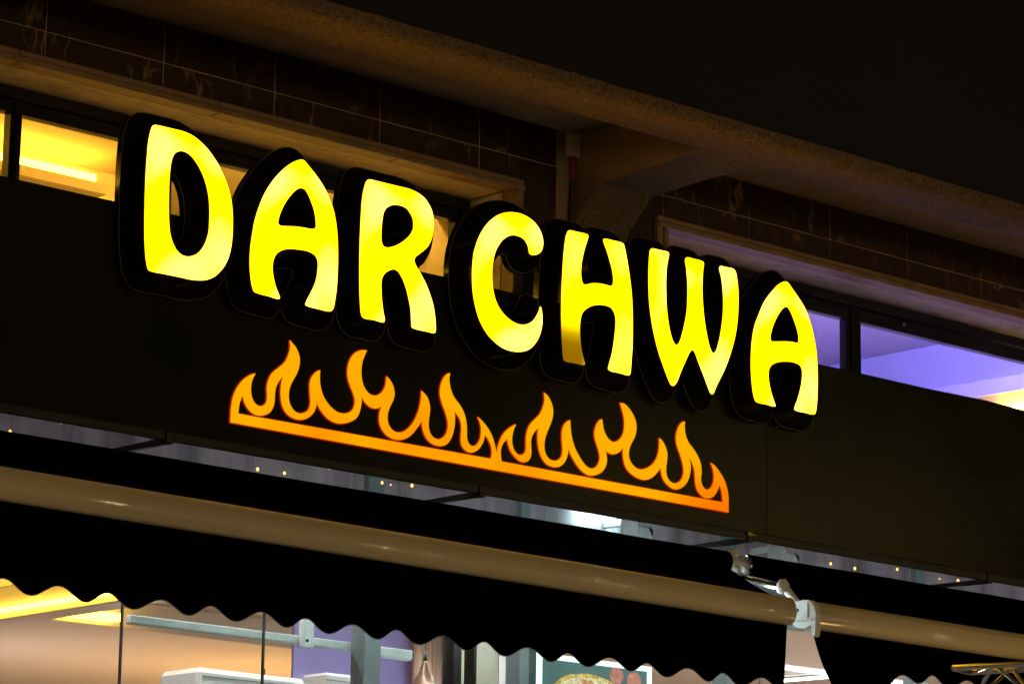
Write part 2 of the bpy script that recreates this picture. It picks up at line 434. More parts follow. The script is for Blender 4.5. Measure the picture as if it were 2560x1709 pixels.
for k in range(2):                                    # rows between the two windows, mostly hidden by the letters
    za, zb = TZ - TH*(k+2) + .002, TZ - TH*(k+1) - .002
    for (a, b) in ((8.18, 8.363), (8.747, 8.903)): segs.append((a, b, za, zb))
for (a, b, c, d) in segs:
    if b - a > .02 and d - c > .02: tile(a, b, c, d, random.uniform(-.0012, .0012))
# bare rendered column between the tiled fields
obj('column', MB().box(8.367, 8.743, YT+.004, 9.44, 3.80, SOF, 0.004), M['smooth'], B)
# stone mouldings: two stepped strips round each opening, in lengths
def moulding(x0, x1, side):
    xs = [x0]
    while xs[-1] < x1 - .9: xs.append(xs[-1] + .82 + random.uniform(-.04, .04))
    xs.append(x1)
    for a, b in zip(xs, xs[1:]):
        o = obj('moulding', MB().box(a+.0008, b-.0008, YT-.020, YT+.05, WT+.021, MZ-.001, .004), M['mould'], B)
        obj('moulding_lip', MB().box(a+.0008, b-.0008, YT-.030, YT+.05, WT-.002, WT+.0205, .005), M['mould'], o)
moulding(LW[0], LW[1]+.056, 1); moulding(RW[0]-.056, RW[1], -1)
def jamb_mould(xi, xo):
    a, b = sorted((xi, xo)); mid = xi + (xo - xi)*.42
    l, h = sorted((xi, mid)); p, q = sorted((mid, xo))
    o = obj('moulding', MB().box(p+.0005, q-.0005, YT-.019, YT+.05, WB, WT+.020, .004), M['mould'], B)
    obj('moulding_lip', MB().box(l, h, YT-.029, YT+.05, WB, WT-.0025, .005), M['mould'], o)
jamb_mould(LW[1], LW[1]+.056); jamb_mould(RW[0], RW[0]-.056)
# reveal slabs: lintel soffits and jambs in cream marble
def soffit_slabs(x0, x1):
    x = x0
    while x < x1 - .02:
        w = min(random.uniform(.55, .75), x1 - x)
        if x1 - x - w < .2: w = x1 - x
        obj('reveal_slab', MB().box(x+.001, x+w-.001, YT+.051, YW+.06, WT+random.uniform(-.001, .001), WT+.019, .0015), M['cream'], B)
        x += w
soffit_slabs(LW[0], LW[1]-.001); soffit_slabs(RW[0]+.001, RW[1])
obj('reveal_slab', MB().box(LW[1], LW[1]+.019, YT+.051, YW+.06, WB, WT-.003, .0015), M['cream'], B)
obj('reveal_slab', MB().box(RW[0]-.019, RW[0], YT+.051, YW+.06, WB, WT-.003, .0015), M['cream'], B)
# aluminium windows
def window(x0, x1, mull, gt):
    w = obj('window', MB().box(x0, x1, YW-.02, YW+.06, WT-.045, WT-.004, .003), M['alu'], B)
    obj('frame_jamb', MB().box(x0, x0+.05, YW-.02, YW+.06, WB, WT-.046, .003), M['alu'], w)
    obj('frame_jamb', MB().box(x1-.05, x1, YW-.02, YW+.06, WB, WT-.046, .003), M['alu'], w)
    obj('frame_sill', MB().box(x0+.051, x1-.051, YW-.02, YW+.06, WB, WB+.05, .003), M['alu'], w)
    edges = [x0+.051] + [v for m in mull for v in m] + [x1-.051]
    for m0, m1 in mull:
        obj('mullion', MB().box(m0, m1, YW-.012, YW+.055, WB+.051, WT-.047, .004), M['alu'], w)
    for a, b in zip(edges[::2], edges[1::2]):
        sa = .015 if x0 < 5 else .022
        obj('sash_rail', MB().box(a+.001, b-.001, YW-.005, YW+.04, gt, WT-.047, .004), M['alu'], w)
        obj('sash_stile', MB().box(a+.001, a+sa, YW-.005, YW+.04, WB+.052, gt-.001, .003), M['alu'], w)
        obj('sash_stile', MB().box(b-sa, b-.001, YW-.005, YW+.04, WB+.052, gt-.001, .003), M['alu'], w)
        obj('pane', MB().box(a+sa+.001, b-sa-.001, YW+.014, YW+.020, WB+.052, gt-.001), M['gpane'], w)
window(LW[0]+.003, LW[1]-.003, [(4.60, 4.64), (6.010, 6.028)], 4.800)
window(RW[0]+.003, RW[1]-.003, [(10.345, 10.395), (11.9, 11.95)], 4.785)
obj('window_catch', MB().lathe([(0, -.008), (.007, -.007), (.009, 0), (.007, .007), (0, .008)], onY((2259, 810), YW-.014), 10), M['steel'], B)
# soffit, beam, bracket, parapet
obj('soffit', MB().box(XL, XR, 8.05, YT+.0105, SOF+.001, SOF+.2), M['smooth'], B)
def rough_beam():
    mb = MB(); nx = 520
    prof = [(8.262, SOF+.01), (8.264, 5.02), (8.268, 4.992), (8.262, 4.983), (8.20, 4.980), (8.12, 4.980), (8.075, 4.983), (8.055, 4.992), (8.043, 5.010), (8.040, 5.04)]
    vs = []
    for i in range(nx+1):
        x = XL + (XR-XL)*i/nx
        for j, (y, z) in enumerate(prof):
            d = noise.noise(Vector((x*9, y*30, z*30)))*.0035 + noise.noise(Vector((x*34, y*60, z*60)))*.003
            vs.append((x, y + d*(1 if j > 5 else .5), z + d*.9))
    n = len(prof)
    mb.add(vs, [(i*n+k, (i+1)*n+k, (i+1)*n+k+1, i*n+k+1) for i in range(nx) for k in range(n-1)], True)
    return mb
obj('beam', rough_beam(), M['render'], B)
obj('parapet', MB().box(XL, XR, 8.046, 8.26, 5.035, 7.4), M['dark_paint'], B)
BX0, BX1 = 8.461, 8.748
br = MB()
prof = [(8.17, 4.990), (8.25, 4.9745), (8.54, 4.967), (8.812, 4.957), (8.88, 4.892), (8.95, 4.823), (8.95, 3.85), (8.958, 3.85), (8.958, SOF-.001), (8.262, SOF-.001)]
loopn = len(prof)
br.add([(x, y, z) for x in (BX0, BX1) for (y, z) in prof], [(k, k+1, k+1+loopn, k+loopn) for k in range(6)])
obj('bracket_underside', br, M['render'], B)
bs = MB()
for x, rev in ((BX0, 0), (BX1, 1)):
    f = tuple(range(loopn)); bs.add([(x, y, z) for (y, z) in prof], [f[::-1] if rev else f])
obj('bracket_side', bs, M['smooth'], B)
# upper rooms behind the windows
XP, XQ = 9.28, onZ((2250, 879), 5.30).x      # partition between the rooms, end wall of the right room
obj('upper_floor', MB().box(XL, XQ+.1, 9.46, 13.2, 3.78, 4.00), M['ceil'], B)
obj('upper_ceiling', MB().box(XL, XP, 9.46, 13.0, 5.30, 5.40), M['wallc'], B)
obj('upper_ceiling', MB().box(XP+.06, XQ+.1, 9.46, 13.0, 5.30, 5.40), M['lav'], B)
obj('upper_wall', MB().box(XL, XP, 13.01, 13.11, 4.0, 5.40), M['wallc'], B)
obj('upper_wall', MB().box(XP+.06, XQ+.1, 13.01, 13.11, 4.0, 5.40), M['lav'], B)
obj('partition', MB().box(XP+.001, XP+.029, 9.46, 13.0, 4.0, 5.40), M['wallc'], B)
obj('partition', MB().box(XP+.030, XP+.059, 9.46, 13.0, 4.0, 5.40), M['lav'], B)
obj('end_wall', MB().box(XQ, XQ+.1, 9.46, 13.0, 4.0, 5.299), M['lav'], B)
bh = onZ((836, 485), 5.18).x
obj('ceiling_beam', MB().box(bh, bh+.22, 9.46, 13.0, 5.18, 5.299, .004), M['wallc'], B)

# light coves in the upper rooms
p1 = onY((270, 444), 10.9)
cv = thing('light_cove', (p1.x-1, 10.9, 4.9), 'glowing yellow light cove behind upper left window beside letter D', 'light cove')
obj('cove_board', MB().box(XL+.2, p1.x, 10.90, 10.92, p1.z-.075, p1.z-.03, .002), M['wallc'], cv)
obj('cove_shelf', MB().box(XL+.2, p1.x, 10.921, 11.10, p1.z-.075, p1.z-.06), M['wallc'], cv)
obj('cove_back', MB().box(XL+.2, p1.x+.35, 11.101, 11.13, p1.z-.075, 5.299), M['wallc'], cv)
obj('led_strip', MB().box(XL+.3, p1.x-.02, 10.96, 10.99, p1.z-.059, p1.z+.022), M['led_warm'], cv)
rz = on(0, (2500, 960), XQ-.08)
q = on(0, (2490, 1026), XQ-.05)
cv2 = thing('light_cove', (XQ-.1, q.y, q.z), 'orange glowing light cove behind upper right window at right edge', 'light cove')
qa = on(0, (2450, 950), XQ-.16); qb = on(0, (2500, 982), XQ-.16)
obj('cove_board', MB().box(XQ-.16, XQ-.14, 9.6, 12.9, qb.z, qa.z, .003), M['lav'], cv2)
obj('cove_top', MB().box(XQ-.139, XQ-.001, 9.6, 12.9, qa.z-.03, qa.z-.001), M['lav'], cv2)
obj('led_strip', MB().box(XQ-.06, XQ-.03, 9.6, q.y, q.z-.03, q.z), M['led_warm_soft'], cv2)
cv4 = thing('light_cove', (8.2, 9.52, 5.05), 'added unseen amber strip over the head of upper left window, lighting the ceiling', 'light cove')  # unseen strip, added to brighten the ceiling of the left room
obj('led_profile', MB().box(7.25, 9.2, 9.47, 9.539, 5.04, 5.09, .003), M['white'], cv4)
obj('led_strip', MB().box(7.3, 9.15, 9.54, 9.57, 5.05, 5.08), emit('amber_fill_led', (1.0, 0.62, 0.10), 115.0), cv4)
cv3 = thing('light_cove', (11.5, 9.55, 5.1), 'blue light line over the head of upper right window', 'light cove')
obj('led_profile', MB().box(XQ-2.25, XQ-.28, 9.47, 9.539, 5.09, 5.14, .003), M['white'], cv3)
obj('led_strip', MB().box(XQ-2.2, XQ-.31, 9.54, 9.57, 5.10, 5.13), M['led_blue'], cv3)
for (x, y, m, lab) in ((6.9, 9.7, 'led_gold', 'added unseen warm panel lighting the upper left room'), (8.99, 9.7, 'led_gold2', 'added unseen warm panel lighting the partition side of upper left room'), (11.2, 9.75, 'led_lav', 'added unseen pale panel lighting the upper right room')):
    t = thing('fill_panel', (x, y, 5.24), lab, 'ceiling lamp')  # panels out of sight, added to light the upper rooms
    hw = .22 if x == 8.99 else .43
    obj('housing', MB().box(x-hw, x+hw, y-.13, y+.13, 5.262, 5.299, .004), M['white'], t)
    obj('diffuser', MB().box(x-hw+.03, x+hw-.03, y-.10, y+.10, 5.22, 5.2615), M[m], t)

# ------------------------------------------------------------------ trunking and cable on the column
def vbox(name, px0, px1, py0, py1, y, d, m, par=None, bev=.002):
    a = onY((px0, (py0+py1)/2), y); b = onY((px1, (py0+py1)/2), y)
    z1 = onY(((px0+px1)/2, py0), y).z; z0 = onY(((px0+px1)/2, py1), y).z
    return MB().box(a.x, b.x, y, y+d, z0, z1, bev)
tk = thing('cable_trunking', onY((1443, 390), YT-.02), 'white plastic cable trunking hanging down the bare column beside the bracket', 'trunking')
a = onY((1427, 340), YT-.028); b2 = onY((1459, 340), YT-.028); zb = onY((1443, 391), YT-.028).z
mid = (a.x + b2.x)/2
obj('trunking_channel', MB().box(a.x, mid-.001, YT-.028, YT+.003, zb, SOF-.002, .003), M['pvc'], tk)
obj('trunking_channel', MB().box(mid+.001, b2.x, YT-.028, YT+.003, zb-.002, SOF-.002, .003), M['pvc'], tk)
zc = onY((1437, 452), YT-.012).z
obj('red_sleeve', MB().tube([(mid-.004, YT-.010, zb+.03), (mid-.004, YT-.010, zc)], .0135, 10), M['red'], tk)
obj('cable', MB().tube([(mid-.004, YT-.010, zc), (mid-.010, YT-.010, zc-.15), (mid-.016, YT-.010, 4.1)], .011, 10), M['pipe'], tk)

# ------------------------------------------------------------------ sign board
FB = thing('sign_board', (8.0, YF, 3.56), 'long black glossy sign board over the shopfront carrying the lit letters', 'sign board')
FZ0, FZ1 = 3.588, 4.306
seam = onY((1917, 1335), YF).x
def panel(x0, x1, tops, px=0):
    loop = [(x0, FZ0), (x1, FZ0)] + [(x, z) for x, z in tops[::-1]]
    obj('panel', MB().prism([loop], YF, YF+.004, smooth=False), M['panel'], FB)
panel(XL, 5.2, [(XL, FZ1), (5.2, FZ1)])
panel(5.203, seam-.0015, [(5.203, 4.308), (6.2, 4.310), (7.3, 4.308), (seam-.0015, 4.304)])
tp = [onY(p, YF) for p in [(1940, 884), (2044, 909), (2151, 932.5), (2311, 969), (2369, 981), (2464, 1000), (2560, 1025)]]
panel(seam+.0015, 12.6, [(seam+.0015, 4.303)] + [(p.x, p.z) for p in tp if p.x > seam+.02] + [(12.6, 4.30)])
obj('panel_back', MB().box(XL, XR, YF+.030, YF+.036, FZ0+.03, FZ1-.03), M['rail'], FB)
for (a, b) in ((XL, 6.135), (6.168, 7.500), (7.533, 8.868), (8.901, 10.288), (10.321, XR)):
    obj('bottom_rail', MB().box(a, b, YF+.012, YF+.029, 3.560, 3.612, .002), M['rail'], FB)
for i, x in enumerate((6.151, 7.516, 8.884, 10.304)):
    obj('post', MB().box(x-.014, x+.014, YF+.006, YF+.040, 3.550, 4.25, .002), M['rail'], FB)
    obj('strut', MB().box(x-.012, x+.012, YF+.041, YG-.012, 3.551, 3.572, .002), M['alu'], FB)
    obj('top_strut', MB().box(x-.012, x+.012, YF+.041, YT-.002, 4.20, 4.222, .002), M['alu'], FB)
pt = onY((1880, 1336), YF+.003)
obj('yellow_tab', MB().prism([[(pt.x-.022, pt.z-.006), (pt.x+.022, pt.z), (pt.x-.022, pt.z+.010)]], YF-.001, YF+.0035, smooth=False), M['yellow_tape'], FB)

# ------------------------------------------------------------------ outlines -> solids
def smooth_loop(P, sub=4, sharp=None):
    """closed Catmull-Rom; corners turning more than `sharp` degrees stay corners"""
    n = len(P); P = [np.array(p, float) for p in P]; out = []
    def corner(i):
        if sharp is None: return False
        a = P[i]-P[i-1]; b = P[(i+1) % n]-P[i]
        c = np.dot(a, b)/(np.linalg.norm(a)*np.linalg.norm(b)+1e-9)
        return math.degrees(math.acos(max(-1, min(1, c)))) > sharp
    cs = [corner(i) for i in range(n)]
    for i in range(n):
        p1, p2 = P[i], P[(i+1) % n]
        p0 = 2*p1-p2 if cs[i] else P[i-1]
        p3 = 2*p2-p1 if cs[(i+1) % n] else P[(i+2) % n]
        d1 = max(np.linalg.norm(p1-p0)**.5, 1e-6); d2 = max(np.linalg.norm(p2-p1)**.5, 1e-6); d3 = max(np.linalg.norm(p3-p2)**.5, 1e-6)
        m1 = (p2-p1) + d2*((p1-p0)/d1 - (p2-p0)/(d1+d2)) if d1+d2 else p2-p1
        m2 = (p2-p1) + d2*((p3-p2)/d3 - (p3-p1)/(d2+d3))
        for k in range(sub):
            u = k/sub; u2 = u*u; u3 = u2*u
            out.append(tuple((2*u3-3*u2+1)*p1 + (u3-2*u2+u)*m1 + (-2*u3+3*u2)*p2 + (u3-u2)*m2))
    return out
def sdf_contours(loops, k, h):
    """loops offset outward by k with round corners: level set of the distance field"""
    allp = np.array([p for l in loops for p in l])
    lo = allp.min(0)-abs(k)-3*h; hi = allp.max(0)+abs(k)+3*h
    nx, nz = int((hi[0]-lo[0])/h)+2, int((hi[1]-lo[1])/h)+2
    gx = lo[0]+np.arange(nx)*h; gz = lo[1]+np.arange(nz)*h
    GX, GZ = np.meshgrid(gx, gz, indexing='ij')
    D = np.full((nx, nz), 1e9); inside = np.zeros((nx, nz), bool)
    for l in loops:
        L = np.array(l)
        for a, b in zip(L, np.roll(L, -1, 0)):
            ex, ez = b-a; ll = ex*ex+ez*ez
            if ll < 1e-14: continue
            i0 = max(0, int((min(a[0], b[0])-abs(k)-3*h-lo[0])/h)); i1 = min(nx, int((max(a[0], b[0])+abs(k)+3*h-lo[0])/h)+2)
            X, Z = GX[i0:i1], GZ[i0:i1]
            u = np.clip(((X-a[0])*ex+(Z-a[1])*ez)/ll, 0, 1)
            np.minimum(D[i0:i1], (X-a[0]-u*ex)**2+(Z-a[1]-u*ez)**2, out=D[i0:i1])
            if a[1] != b[1]:
                cr = ((a[1] > GZ) != (b[1] > GZ)) & (GX < ex*(GZ-a[1])/ez+a[0]); inside ^= cr
    D = np.sqrt(D); F = np.where(inside, -D, D)-k
    nxt = {}
    def pt(i, j, di, dj):
        f0, f1 = F[i, j], F[i+di, j+dj]; t = f0/(f0-f1)
        return (gx[i]+t*di*h, gz[j]+t*dj*h)
    S = F < 0
    cells = np.argwhere((S[:-1, :-1] != S[1:, :-1]) | (S[:-1, :-1] != S[:-1, 1:]) | (S[:-1, :-1] != S[1:, 1:]))
    for i, j in cells:
        c = [S[i, j], S[i+1, j], S[i+1, j+1], S[i, j+1]]
        E = [('h', i, j), ('v', i+1, j), ('h', i, j+1), ('v', i, j)]
        ent = [q for q in range(4) if c[q] and not c[(q+1) % 4]]
        ext = [q for q in range(4) if not c[q] and c[(q+1) % 4]]
        if len(ent) == 1: nxt[E[ext[0]]] = E[ent[0]]
        else:
            for q in ent: nxt[E[(q+3) % 4]] = E[q]
    res = []
    while nxt:
        s0 = next(iter(nxt)); cur = s0; loop = []
        while cur in nxt:
            t, i, j = cur; loop.append(pt(i, j, 1, 0) if t == 'h' else pt(i, j, 0, 1)); cur = nxt.pop(cur)
        if len(loop) > 12: res.append(loop)
    fin = []
    for l in res:                                     # thin out collinear points
        keep = []; last = None
        for q, p in enumerate(l):
            if last is None or math.dist(p, last) > 2.2*h: keep.append(p); last = p
        if len(keep) > 8: fin.append(keep)
    return fin

LET = {
 'D': ((290, 270), [[(330,146),(400,158),(500,182),(560,196),(620,218),(690,262),(760,325),(830,415),(890,512),(940,625),(975,740),(993,880),(996,1000),(990,1120),(975,1220),(945,1310),(900,1380),(840,1435),(775,1463),(710,1468),(630,1460),(540,1440),(400,1412),(300,1392),(280,1382),(262,1320),(250,1200),(245,1050),(247,850),(252,650),(262,450),(272,320),(285,235),(300,180),(312,155)],
   [(550,367),(515,378),(490,405),(470,470),(458,570),(452,700),(450,850),(453,980),(465,1085),(490,1160),(525,1220),(570,1256),(620,1266),(680,1250),(725,1210),(765,1140),(790,1050),(799,950),(800,850),(790,740),(765,630),(725,530),(680,455),(630,400),(590,375)]]),
 'A': ((560, 360), [[(660,134),(685,142),(720,185),(770,245),(830,330),(885,430),(930,550),(955,670),(968,800),(972,950),(968,1100),(960,1230),(945,1340),(932,1400),(915,1422),(890,1425),(800,1405),(715,1382),(698,1372),(700,1345),(735,1275),(775,1190),(797,1100),(804,1020),(795,975),(765,940),(710,912),(640,900),(570,893),(510,900),(460,925),(430,965),(416,1020),(415,1080),(425,1150),(440,1210),(465,1275),(477,1308),(465,1320),(380,1297),(290,1273),(262,1260),(245,1220),(230,1140),(222,1020),(226,900),(240,780),(260,660),(295,545),(340,435),(400,335),(470,250),(550,180),(610,147)],
   [(650,376),(620,388),(580,425),(530,490),(490,565),(465,640),(462,675),(475,693),(520,700),(600,703),(680,713),(740,724),(770,722),(785,700),(785,650),(775,580),(750,500),(715,420),(690,388)]]),
 'R': ((840, 400), [[(285,166),(350,180),(450,204),(530,224),(600,240),(670,265),(740,310),(785,365),(820,440),(833,520),(832,590),(815,670),(780,740),(730,785),(680,825),(668,850),(675,885),(715,955),(765,1050),(800,1140),(830,1240),(845,1340),(850,1400),(848,1465),(835,1474),(770,1460),(670,1437),(650,1425),(645,1380),(640,1280),(620,1170),(595,1075),(565,1000),(535,955),(500,932),(470,935),(430,955),(400,990),(388,1035),(387,1100),(392,1200),(405,1300),(416,1365),(405,1382),(320,1362),(235,1345),(218,1315),(208,1220),(203,1080),(202,900),(205,720),(213,520),(225,340),(240,240),(255,190),(268,172)],
   [(500,382),(460,390),(430,410),(408,445),(395,510),(388,590),(386,650),(390,700),(405,733),(430,745),(465,743),(520,725),(590,680),(640,625),(660,575),(662,530),(650,480),(615,425),(570,395),(535,385)]]),
 'C': ((1110, 480), [[(555,173),(620,177),(680,195),(740,230),(790,280),(825,340),(843,400),(845,450),(832,500),(800,528),(760,536),(735,528),(727,505),(715,450),(690,410),(650,382),(600,368),(560,372),(510,400),(465,455),(435,520),(418,600),(410,680),(412,760),(422,850),(440,920),(470,985),(520,1050),(580,1100),(640,1127),(700,1128),(745,1108),(785,1060),(810,1010),(822,975),(832,1000),(838,1060),(838,1120),(825,1190),(800,1255),(765,1305),(715,1345),(650,1360),(580,1355),(520,1337),(460,1300),(400,1245),(340,1160),(300,1075),(270,970),(250,860),(242,730),(246,610),(262,490),(295,390),(345,300),(410,230),(480,188)]]),
 'H': ((1340, 520), [[(290,190),(350,203),(435,224),(446,235),(440,270),(420,330),(400,410),(387,490),(384,560),(390,615),(405,648),(430,652),(470,642),(530,642),(590,652),(635,664),(655,652),(662,620),(655,540),(635,460),(605,360),(580,290),(577,265),(590,262),(660,277),(730,295),(748,310),(765,380),(785,490),(805,630),(818,760),(824,900),(825,1030),(822,1180),(813,1310),(802,1415),(790,1424),(710,1405),(630,1385),(618,1370),(625,1330),(650,1240),(668,1130),(680,1020),(682,950),(670,890),(640,850),(595,830),(540,824),(480,832),(430,858),(395,895),(380,945),(375,1020),(378,1110),(390,1210),(408,1290),(417,1325),(410,1337),(330,1322),(245,1303),(235,1280),(227,1190),(220,1050),(218,880),(221,720),(228,560),(238,400),(250,290),(262,220),(275,195)]]),
 'W': ((1570, 580), [[(205,140),(270,153),(340,170),(350,185),(345,220),(332,290),(325,400),(325,520),(330,640),(345,770),(365,870),(390,940),(410,961),(430,950),(460,880),(485,780),(503,680),(510,560),(510,440),(500,310),(490,230),(500,216),(560,228),(635,250),(647,265),(642,310),(635,420),(635,540),(643,660),(658,790),(680,910),(705,1000),(727,1032),(750,1010),(780,920),(800,810),(813,690),(815,560),(807,450),(795,370),(780,310),(785,292),(840,300),(900,315),(918,340),(930,400),(940,500),(940,640),(933,760),(915,880),(885,1000),(845,1120),(800,1220),(755,1310),(725,1378),(710,1378),(685,1320),(640,1200),(600,1100),(570,1020),(550,1003),(530,1020),(495,1090),(455,1180),(415,1280),(390,1308),(372,1305),(345,1250),(300,1130),(260,1010),(225,870),(200,730),(183,580),(178,430),(180,280),(187,180),(193,148)]]),
 'Z': ((1800, 650), [[(555,183),(575,188),(610,235),(670,320),(725,410),(770,530),(800,650),(822,780),(830,900),(833,1020),(830,1150),(824,1240),(812,1305),(795,1314),(720,1298),(650,1282),(638,1270),(645,1235),(672,1160),(692,1080),(703,1000),(703,940),(690,905),(660,882),(610,867),(550,863),(490,870),(445,890),(420,925),(413,980),(420,1050),(435,1120),(460,1200),(473,1240),(465,1246),(390,1228),(320,1213),(305,1200),(285,1130),(272,1020),(266,900),(270,750),(280,650),(300,550),(335,450),(380,350),(440,270),(500,207)],
   [(565,398),(540,408),(500,460),(460,540),(435,620),(429,670),(440,690),(480,694),(560,693),(620,698),(655,706),(670,695),(673,660),(660,590),(630,500),(600,430),(580,403)]]),
}
LAB = {'D': 'yellow lit letter D at the left end of the sign, with black backing', 'A': 'yellow lit letter A between the D and the R',
       'R': 'yellow lit letter R closing the first word of the sign', 'C': 'yellow lit letter C opening the second word, window showing through it',
       'H': 'yellow lit letter H whose lower left leg glows dim orange', 'W': 'yellow lit letter W with two pointed feet',
       'Z': 'yellow lit letter A at the right end of the sign'}
YFACE, YPL = YF - .095, YF - .030
for key, ((ox, oy), loops) in LET.items():
    wl = []
    for l in loops:
        pts = [onY((ox + x*300/1023, oy + y*300/1023), YFACE) for x, y in l]
        wl.append(smooth_loop([(p.x, p.z) for p in pts], 4))
    xs = [p[0] for p in wl[0]]; zs = [p[1] for p in wl[0]]
    t = thing('letter_sign', (sum(xs)/len(xs), YF, min(zs)), LAB[key], 'letter', 'lit letters of the sign')
    o = ORG[t]
    fm = FACE
    if key == 'H':
        g1 = onY((1405, 800), YFACE); g0 = onY((1405, 880), YFACE); h0 = onY((1450, 850), YFACE); h1 = onY((1475, 850), YFACE)
        fm = led_face('yellow_lit_acrylic_failing', (0.95, 0.46, 0.0), (1.0, 0.55, 0.02), dim=(onY((1405, 890), YFACE).z-o.z, onY((1405, 755), YFACE).z-o.z, h0.x-o.x, h1.x-o.x))
    obj('face', MB().prism(wl, YFACE, YFACE+.010, back=False), fm, t)
    ret = sdf_contours(wl, .0035, .0025)
    obj('return', MB().prism(ret, YFACE+.002, YPL-.0005, back=False), M['black_return'], t)
    pl = sdf_contours(wl, .055, .005)
    bpl = obj('backing_plate', MB().prism(pl, YPL, YF-.002), M['plate'], t)
    em_ = MB()
    for l in pl: em_.tube([(p[0], YPL, p[1]) for p in l + l[:1]], .0013, 5, caps=False, up=Vector((0.05, 1, 0.02)))
    obj('plate_edge', em_, M['plate_edge'], bpl)  # paler line along the front edge of the plate

# ------------------------------------------------------------------ flame sign
F1, F2, F3, F4 = ((560, 840), 360/2171), ((860, 860), 400/2091), ((1220, 960), 320/2007), ((1480, 990), 360/1882)
def S(fr, pts): (ox, oy), k = fr; return [(ox+x*k, oy+y*k) for x, y in pts]
outer = (S(F1, [(103,1297),(105,1200),(112,1080),(130,960),(160,860),(210,760),(280,670),(360,605),(430,570),(478,563),(445,620),(420,690),(408,780),(412,870),(435,950),(475,1015),(520,1047),(565,1052),(610,1035),(640,1000),(653,940),(655,860),(652,780),(665,690),(695,610),(740,545),(800,495),(880,430),(935,370),(975,280),(1000,190),(1003,120),(997,65),(1030,100),(1080,160),(1120,240),(1142,320),(1143,400),(1130,480),(1095,570),(1050,650),(1010,730),(985,810),(977,900),(985,980),(1010,1050),(1060,1120),(1120,1157),(1170,1160),(1230,1145),(1275,1110),(1300,1050),(1308,980),(1303,890),(1297,790),(1300,700),(1325,620),(1370,560),(1420,522),(1452,513),(1447,600),(1450,700),(1470,810),(1505,910),(1560,1000),(1630,1080),(1710,1140),(1780,1162),(1850,1158),(1920,1130),(1960,1075),(1978,1000),(1975,930),(1950,850),(1910,750),(1880,660),(1866,560),(1875,450),(1910,340),(1970,260),(2040,220),(2100,208)])
 + S(F2, [(302,82),(275,140),(245,220),(230,310),(230,410),(245,500),(275,575),(320,635),(370,665),(430,668),(485,640),(530,580),(552,500),(560,420),(590,450),(630,510),(655,580),(662,660),(645,730),(610,800),(580,880),(570,960),(580,1030),(610,1090),(660,1137),(720,1152),(790,1135),(860,1080),(920,1000),(970,890),(1000,780),(1014,690),(1017,608),(1050,640),(1090,690),(1115,760),(1127,840),(1120,920),(1108,1010),(1110,1090),(1130,1160),(1170,1215),(1220,1238),(1270,1232),(1320,1195),(1350,1140),(1363,1070),(1355,980),(1330,890),(1290,780),(1262,680),(1258,600),(1272,520),(1305,440),(1350,390),(1390,377),(1378,440),(1385,530),(1405,610),(1440,690),(1500,770),(1550,850),(1585,940),(1605,1050),(1608,1150),(1610,1230),(1630,1290),(1665,1325),(1710,1327),(1750,1295),(1780,1240),(1795,1160),(1795,1080),(1775,1000),(1752,950),(1790,985),(1850,1050),(1910,1140),(1950,1230),(1975,1320),(1990,1400),(1995,1480)])
 + S(F3, [(140,1080),(160,980),(195,870),(250,770),(330,690),(400,645),(443,628),(410,700),(388,780),(380,870),(388,950),(415,1030),(460,1090),(510,1107),(560,1092),(590,1050),(602,980),(600,880),(607,790),(630,700),(670,620),(740,545),(810,475),(850,400),(880,310),(893,220),(883,132),(930,170),(975,240),(1010,330),(1024,420),(1015,520),(980,630),(930,750),(895,860),(885,960),(895,1050),(930,1130),(980,1180),(1050,1198),(1110,1180),(1155,1130),(1173,1060),(1172,960),(1162,850),(1165,740),(1190,650),(1235,590),(1293,562),(1295,650),(1305,760),(1330,880),(1370,1000),(1430,1120),(1500,1230),(1570,1300),(1635,1318),(1690,1300),(1735,1240),(1757,1160),(1748,1070),(1720,970),(1685,860),(1673,770),(1690,670),(1730,590),(1775,550)])
 + S(F4, [(137,302),(145,380),(165,460),(200,530),(245,580),(290,597),(340,580),(390,530),(420,450),(428,350),(415,240),(390,150),(373,87),(420,95),(480,150),(540,240),(575,330),(583,420),(565,520),(520,610),(490,690),(483,770),(500,840),(540,900),(590,940),(640,955),(710,940),(780,900),(830,840),(865,760),(882,660),(883,545),(920,580),(960,650),(987,740),(985,830),(972,920),(975,1010),(1000,1080),(1045,1125),(1095,1135),(1150,1110),(1190,1050),(1203,970),(1190,880),(1160,770),(1120,660),(1102,560),(1110,470),(1140,390),(1180,340),(1217,327),(1213,420),(1230,520),(1270,610),(1330,690),(1390,790),(1425,890),(1435,1000),(1425,1080),(1440,1150),(1475,1205),(1515,1218),(1560,1190),(1590,1120),(1598,1040),(1585,950),(1557,867),(1610,910),(1680,1000),(1740,1110),(1770,1210),(1785,1310),(1787,1515)]))
